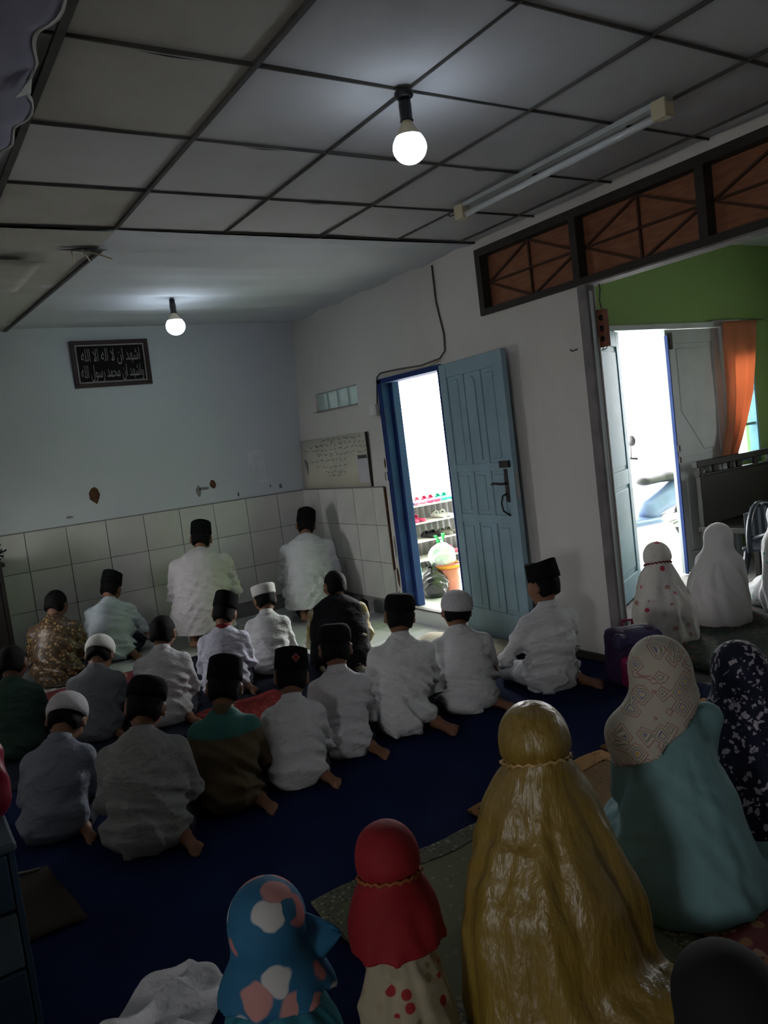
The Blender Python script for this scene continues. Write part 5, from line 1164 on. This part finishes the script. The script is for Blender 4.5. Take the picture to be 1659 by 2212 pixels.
for k in range(3):
    a = 2*pi*k/3+.4; R_ = Matrix.Rotation(a, 3, 'Y')
    v = [R_@Vector(p) for p in ((.02, -.045, -.02), (.14, -.06, -.06), (.15, -.045, .01), (.13, -.03, .06), (.02, -.035, .02))]
    MB().add([(p.x, p.y, p.z+.95) for p in v]+[(p.x, p.y-.003, p.z+.95) for p in v], [(0, 1, 2, 3, 4), (9, 8, 7, 6, 5)]+[(i, i+5, (i+1) % 5+5, (i+1) % 5) for i in range(5)]).build('fan_blade', mat('pale_violet_plastic', (.35, .32, .42), rough=.3, var=0), fn)
gs = empty('cloth_bundle', (3.585, 3.262, 2.02)); gs.location = (3.66, 3.20, 2.02); tag(gs, 'dark rag hung on the post at the wall end', 'rag')
s = Sdf(); s.cone(v3(-.03, -.01, .06), v3(-.02, -.01, -.05), .022, .030, .02); s.post = folds(2, .01, (40, 40, 20), 3); as_mesh('rag', s.mesh(.006, 'rag'), M['darkwood'], gs)
MB().tube([(-.06, 0, .09), (-.03, -.01, .085)], .005, 6).build('peg', M['white_pl'], gs)

# ------------------------------------------------------------------ outside door 1: shoe rack, sandals, bags
rk = empty('shoe_rack', (4.85, 6.78, .10)); tag(rk, 'white metal shoe rack outside the door with pairs of sandals', 'shoe rack')
M['rackwhite'] = mat('white_painted_board', (.74, .70, .68), rough=.5, var=.05); M['zinc'] = mat('grey_zinc_sheet', (.26, .25, .26), rough=.5, metal=.3, var=.15, vs_=5)
SZ = [.14, .34, .53, .71]
for z in SZ: MB().box(-.66, .66, -.14, .14, z-.018, z).build('shelf', M['rackwhite'], rk, bevel=.003)
for sx in (-1, 1):
    for sy in (-1, 1): MB().box(.65*sx-.015, .65*sx+.015, .13*sy-.015, .13*sy+.015, 0, .72).build('upright', M['rackwhite'], rk)
cg = MB(); n = 90; v = []; f = []
for i in range(n+1):
    x = -.75+1.5*i/n; y = .012*math.sin(i*1.3)
    v += [(x, y, 0), (x, y, .70)]
f = [(2*i, 2*i+2, 2*i+3, 2*i+1) for i in range(n)]
zs = empty('corrugated_sheet', (4.85, 6.955, .10)); tag(zs, 'grey corrugated zinc sheet behind the shoe rack', 'metal sheet')
o = cg.add(v, f, True).build('sheet', M['zinc'], zs); md = o.modifiers.new('s', 'SOLIDIFY'); md.thickness = .004
MB().box(-.75, .75, -.02, .02, .70, .72).build('edge_strip', M['rackwhite'], zs)
def sandal(c, pair_label, x, z, y=6.74, rz=0):
    t = empty('sandals', (x, y, .10+z+.001), rz); tag(t, pair_label, 'sandals', 'sandals on the shoe rack')
    t.scale = (.85, 1.2, 1.7)
    for s in (-1, 1):
        sh_ = Sdf(); sh_.cone(v3(.05*s, -.08, .012), v3(.05*s, .08, .012), .030, .038, .02, (1, 1, .38)); sh_.cuts_floor = True; sh_.floor_z = .001
        as_mesh('sole', sh_.mesh(.007, 'sole'), c, t)
        grid(lambda u, v: (.05*s+.040*math.cos(pi*u), .03+.05*v, .012+.032*math.sin(pi*u)*(1-.35*v)), 10, 4, c, 'strap', t, thick=.004)
SM = {k: mat(k+'_rubber', c, rough=.55, var=.05) for k, c in dict(pink=(.70, .20, .28), rose=(.55, .06, .14), green=(.03, .45, .30), black=(.03, .03, .035), grey=(.22, .20, .18), white=(.7, .7, .68), blue=(.03, .05, .15), aqua=(.05, .45, .50)).items()}
for (c, l, x, k) in (('blue', 'dark blue sandals at the left end of the top shelf', 4.50, 3), ('pink', 'pink sandals on the top shelf', 4.66, 3), ('rose', 'rose pink sandals on the top shelf beside the pink pair', 4.84, 3), ('green', 'white and green sandals at the right of the top shelf', 5.02, 3),
                     ('rose', 'rose sandals on the second shelf from the top', 4.62, 2), ('white', 'white sandals on the second shelf from the top', 4.98, 2), ('black', 'black sandals on the third shelf from the top', 4.82, 1), ('grey', 'grey brown sandals on the third shelf from the top', 5.03, 1),
                     ('pink', 'single pair of pink sandals on the lowest shelf', 5.02, 0)):
    sandal(SM[c], l, x, SZ[k])
sandal(SM['green'], 'green sandals on the doorstep below the rack', 4.86, .001, 6.42, .3); sandal(SM['aqua'], 'aqua sandals on the doorstep below the rack', 4.90, .001, 6.16, -.2)
def bag(label, x, y, z, r, m, seed, knot=None, cat='plastic bag'):
    t = empty('plastic_bag', (x, y, z), .4); tag(t, label, cat, 'bags by the door')
    s = Sdf(); s.cuts_floor = True; s.floor_z = .002; a, b_, c = r
    s.ell(v3(0, 0, c*.8), v3(a, b_, c), .04); s.cone(v3(0, 0, c*.5), v3(0, 0, c*1.9), a*.7, a*.22, .05); s.post = folds(seed, .035, (26, 26, 18), 5, warp=2.5); as_mesh('bag_film', s.mesh(.009, 'bag'), m, t)
    for sx in (-1, 1): grid(lambda u, v: (sx*(.02+.05*u), .02*math.sin(u*5+v*4), c*1.85+.10*u*(1-.3*v)+.03*(v-.5)), 5, 4, knot or m, 'bag_ear', t, thick=.003)
M['blackbag'] = mat('black_bin_film', (.010, .010, .012), rough=.22, var=0, spec=.6, bump=.6, bs=30); M['whitebag'] = mat('white_carrier_film', (.72, .78, .74), rough=.35, c2=(.45, .72, .55), vs_=9, bump=.4, bs=30); M['greenbag'] = mat('green_carrier_film', (.04, .42, .14), rough=.35, var=.1, bump=.4, bs=30)
bag('black rubbish bag standing on the doorstep', 3.96, 5.60, .10, (.15, .13, .13), M['blackbag'], 3)
pk = empty('pail', (4.14, 5.62, .10)); tag(pk, 'pink and orange pail behind the black rubbish bag', 'pail')
M['pailpink'] = mat('salmon_plastic', (.75, .25, .20), rough=.4, var=.05); M['pailor'] = mat('orange_plastic', (.85, .35, .03), rough=.4, var=.05)
MB().lathe([(.085, 0), (.095, .005), (.125, .24), (.118, .24), (.088, .02), (.0, .018)], 28, caps=False).build('pail_wall', M['pailpink'], pk)
MB().lathe([(.126, .225), (.133, .228), (.133, .25), (.118, .25)], 28, caps=False).build('pail_rim', M['pailor'], pk)
MB().tube([(.13*math.cos(a), .02, .24+.08*math.sin(a)) for a in np.linspace(0, pi, 14)], .004, 6).build('pail_handle', M['pailor'], pk)
bag('white and green carrier bag sitting on the pail', 4.11, 5.64, .356, (.14, .12, .10), M['whitebag'], 7, knot=M['greenbag'])
bag('green carrier bag behind the black rubbish bag', 4.02, 6.05, .10, (.12, .11, .22), M['greenbag'], 8)

# ------------------------------------------------------------------ outside door 2: parked scooter
sc2 = empty('motor_scooter', (7.05, 5.75, -.02), -.15); tag(sc2, 'parked motor scooter seen through the double door', 'scooter')
M['scw'] = mat('pearl_white_body', (.66, .68, .68), rough=.25, var=.04, coat=.3); M['scb'] = mat('slate_blue_panel', (.10, .14, .24), rough=.3, var=.1); M['tyre'] = mat('tyre_rubber', (.03, .03, .03), rough=.8, var=.1); M['seatv'] = mat('black_seat_vinyl', (.02, .02, .022), rough=.5, var=.1)
for x in (-.60, .60):
    pts = [(x+.20*math.cos(a), 0, .245+.20*math.sin(a)) for a in np.linspace(0, 2*pi, 32, endpoint=False)]
    w = MB().tube(pts, .045, 10, closed=True).build('tyre', M['tyre'], sc2)
    MB().tube([(x+.145*math.cos(a), 0, .245+.145*math.sin(a)) for a in np.linspace(0, 2*pi, 28, endpoint=False)], .018, 8, closed=True).build('wheel_rim', M['steel'], sc2)
    for k in range(5): a = 2*pi*k/5; MB().tube([(x, 0, .245), (x+.14*math.cos(a), 0, .245+.14*math.sin(a))], .014, 6).build('spoke', M['steel'], sc2)
def scpart(n_, m, *cs, k=.04, cut=None):
    s = Sdf()
    for a, b_, r1, r2, fl in cs: s.cone(v3(*a), v3(*b_), r1, r2, k, fl)
    return as_mesh(n_, s.mesh(.014, n_), m, sc2)
scpart('front_fender', M['scw'], ((-.78, 0, .40), (-.60, 0, .49), .05, .06, (1, 1.1, 1)), ((-.60, 0, .49), (-.44, 0, .42), .06, .05, (1, 1.1, 1)))
scpart('front_shield', M['scw'], ((-.52, 0, .45), (-.40, 0, .92), .10, .13, (.55, 1.5, 1)), ((-.40, 0, .36), (-.44, 0, .6), .08, .10, (.6, 1.6, 1)))
scpart('handlebar_cowl', M['scw'], ((-.44, 0, .98), (-.34, 0, 1.02), .08, .07, (1, 1.5, .9)))
scpart('floor_board', M['scb'], ((-.38, 0, .30), (.05, 0, .30), .10, .10, (1, 1.4, .6)))
scpart('rear_body', M['scb'], ((0, 0, .42), (.45, 0, .58), .13, .14, (1, 1, .95)), ((.40, 0, .58), (.78, 0, .68), .13, .06, (1, 1, .8)))
scpart('seat', M['seatv'], ((-.02, 0, .74), (.30, 0, .76), .09, .10, (1, 1.15, .6)), ((.30, 0, .76), (.62, 0, .80), .10, .07, (1, 1.1, .6)))
scpart('engine_block', M['steel'], ((.15, 0, .28), (.55, .05, .26), .09, .08, (1, 1.1, 1)))
MB().tube([(-.38, -.33, 1.02), (-.36, -.12, 1.03), (-.38, 0, 1.0), (-.36, .12, 1.03), (-.38, .33, 1.02)], .013, 8).build('handlebar', M['seatv'], sc2)
MB().tube([(-.45, 0, .95), (-.60, 0, .26)], .025, 8).build('fork', M['steel'], sc2)
MB().lathe([(.02, 0), (.065, .01), (.07, .04), (.05, .06)], 18, M=Matrix.Rotation(-pi/2, 3, 'Y')).build('headlamp', M['glassblock'], sc2, (-.50, 0, .99))
for s in (-1, 1):
    MB().tube([(-.38, .24*s, 1.03), (-.40, .28*s, 1.18)], .006, 6).build('mirror_stem', M['seatv'], sc2); MB().lathe([(.005, -.012), (.055, -.006), (.058, .006), (.005, .012)], 18, M=Matrix.Rotation(pi/2, 3, 'Y')).build('mirror', M['seatv'], sc2, (-.40, .29*s, 1.21))
MB().tube([(.25, -.12, .22), (.60, -.16, .26), (.80, -.16, .32)], [.03, .05, .045], 10).build('exhaust', M['steel'], sc2)
MB().tube([(.20, .08, .25), (.26, .20, .0)], .012, 6).build('kickstand', M['steel'], sc2)
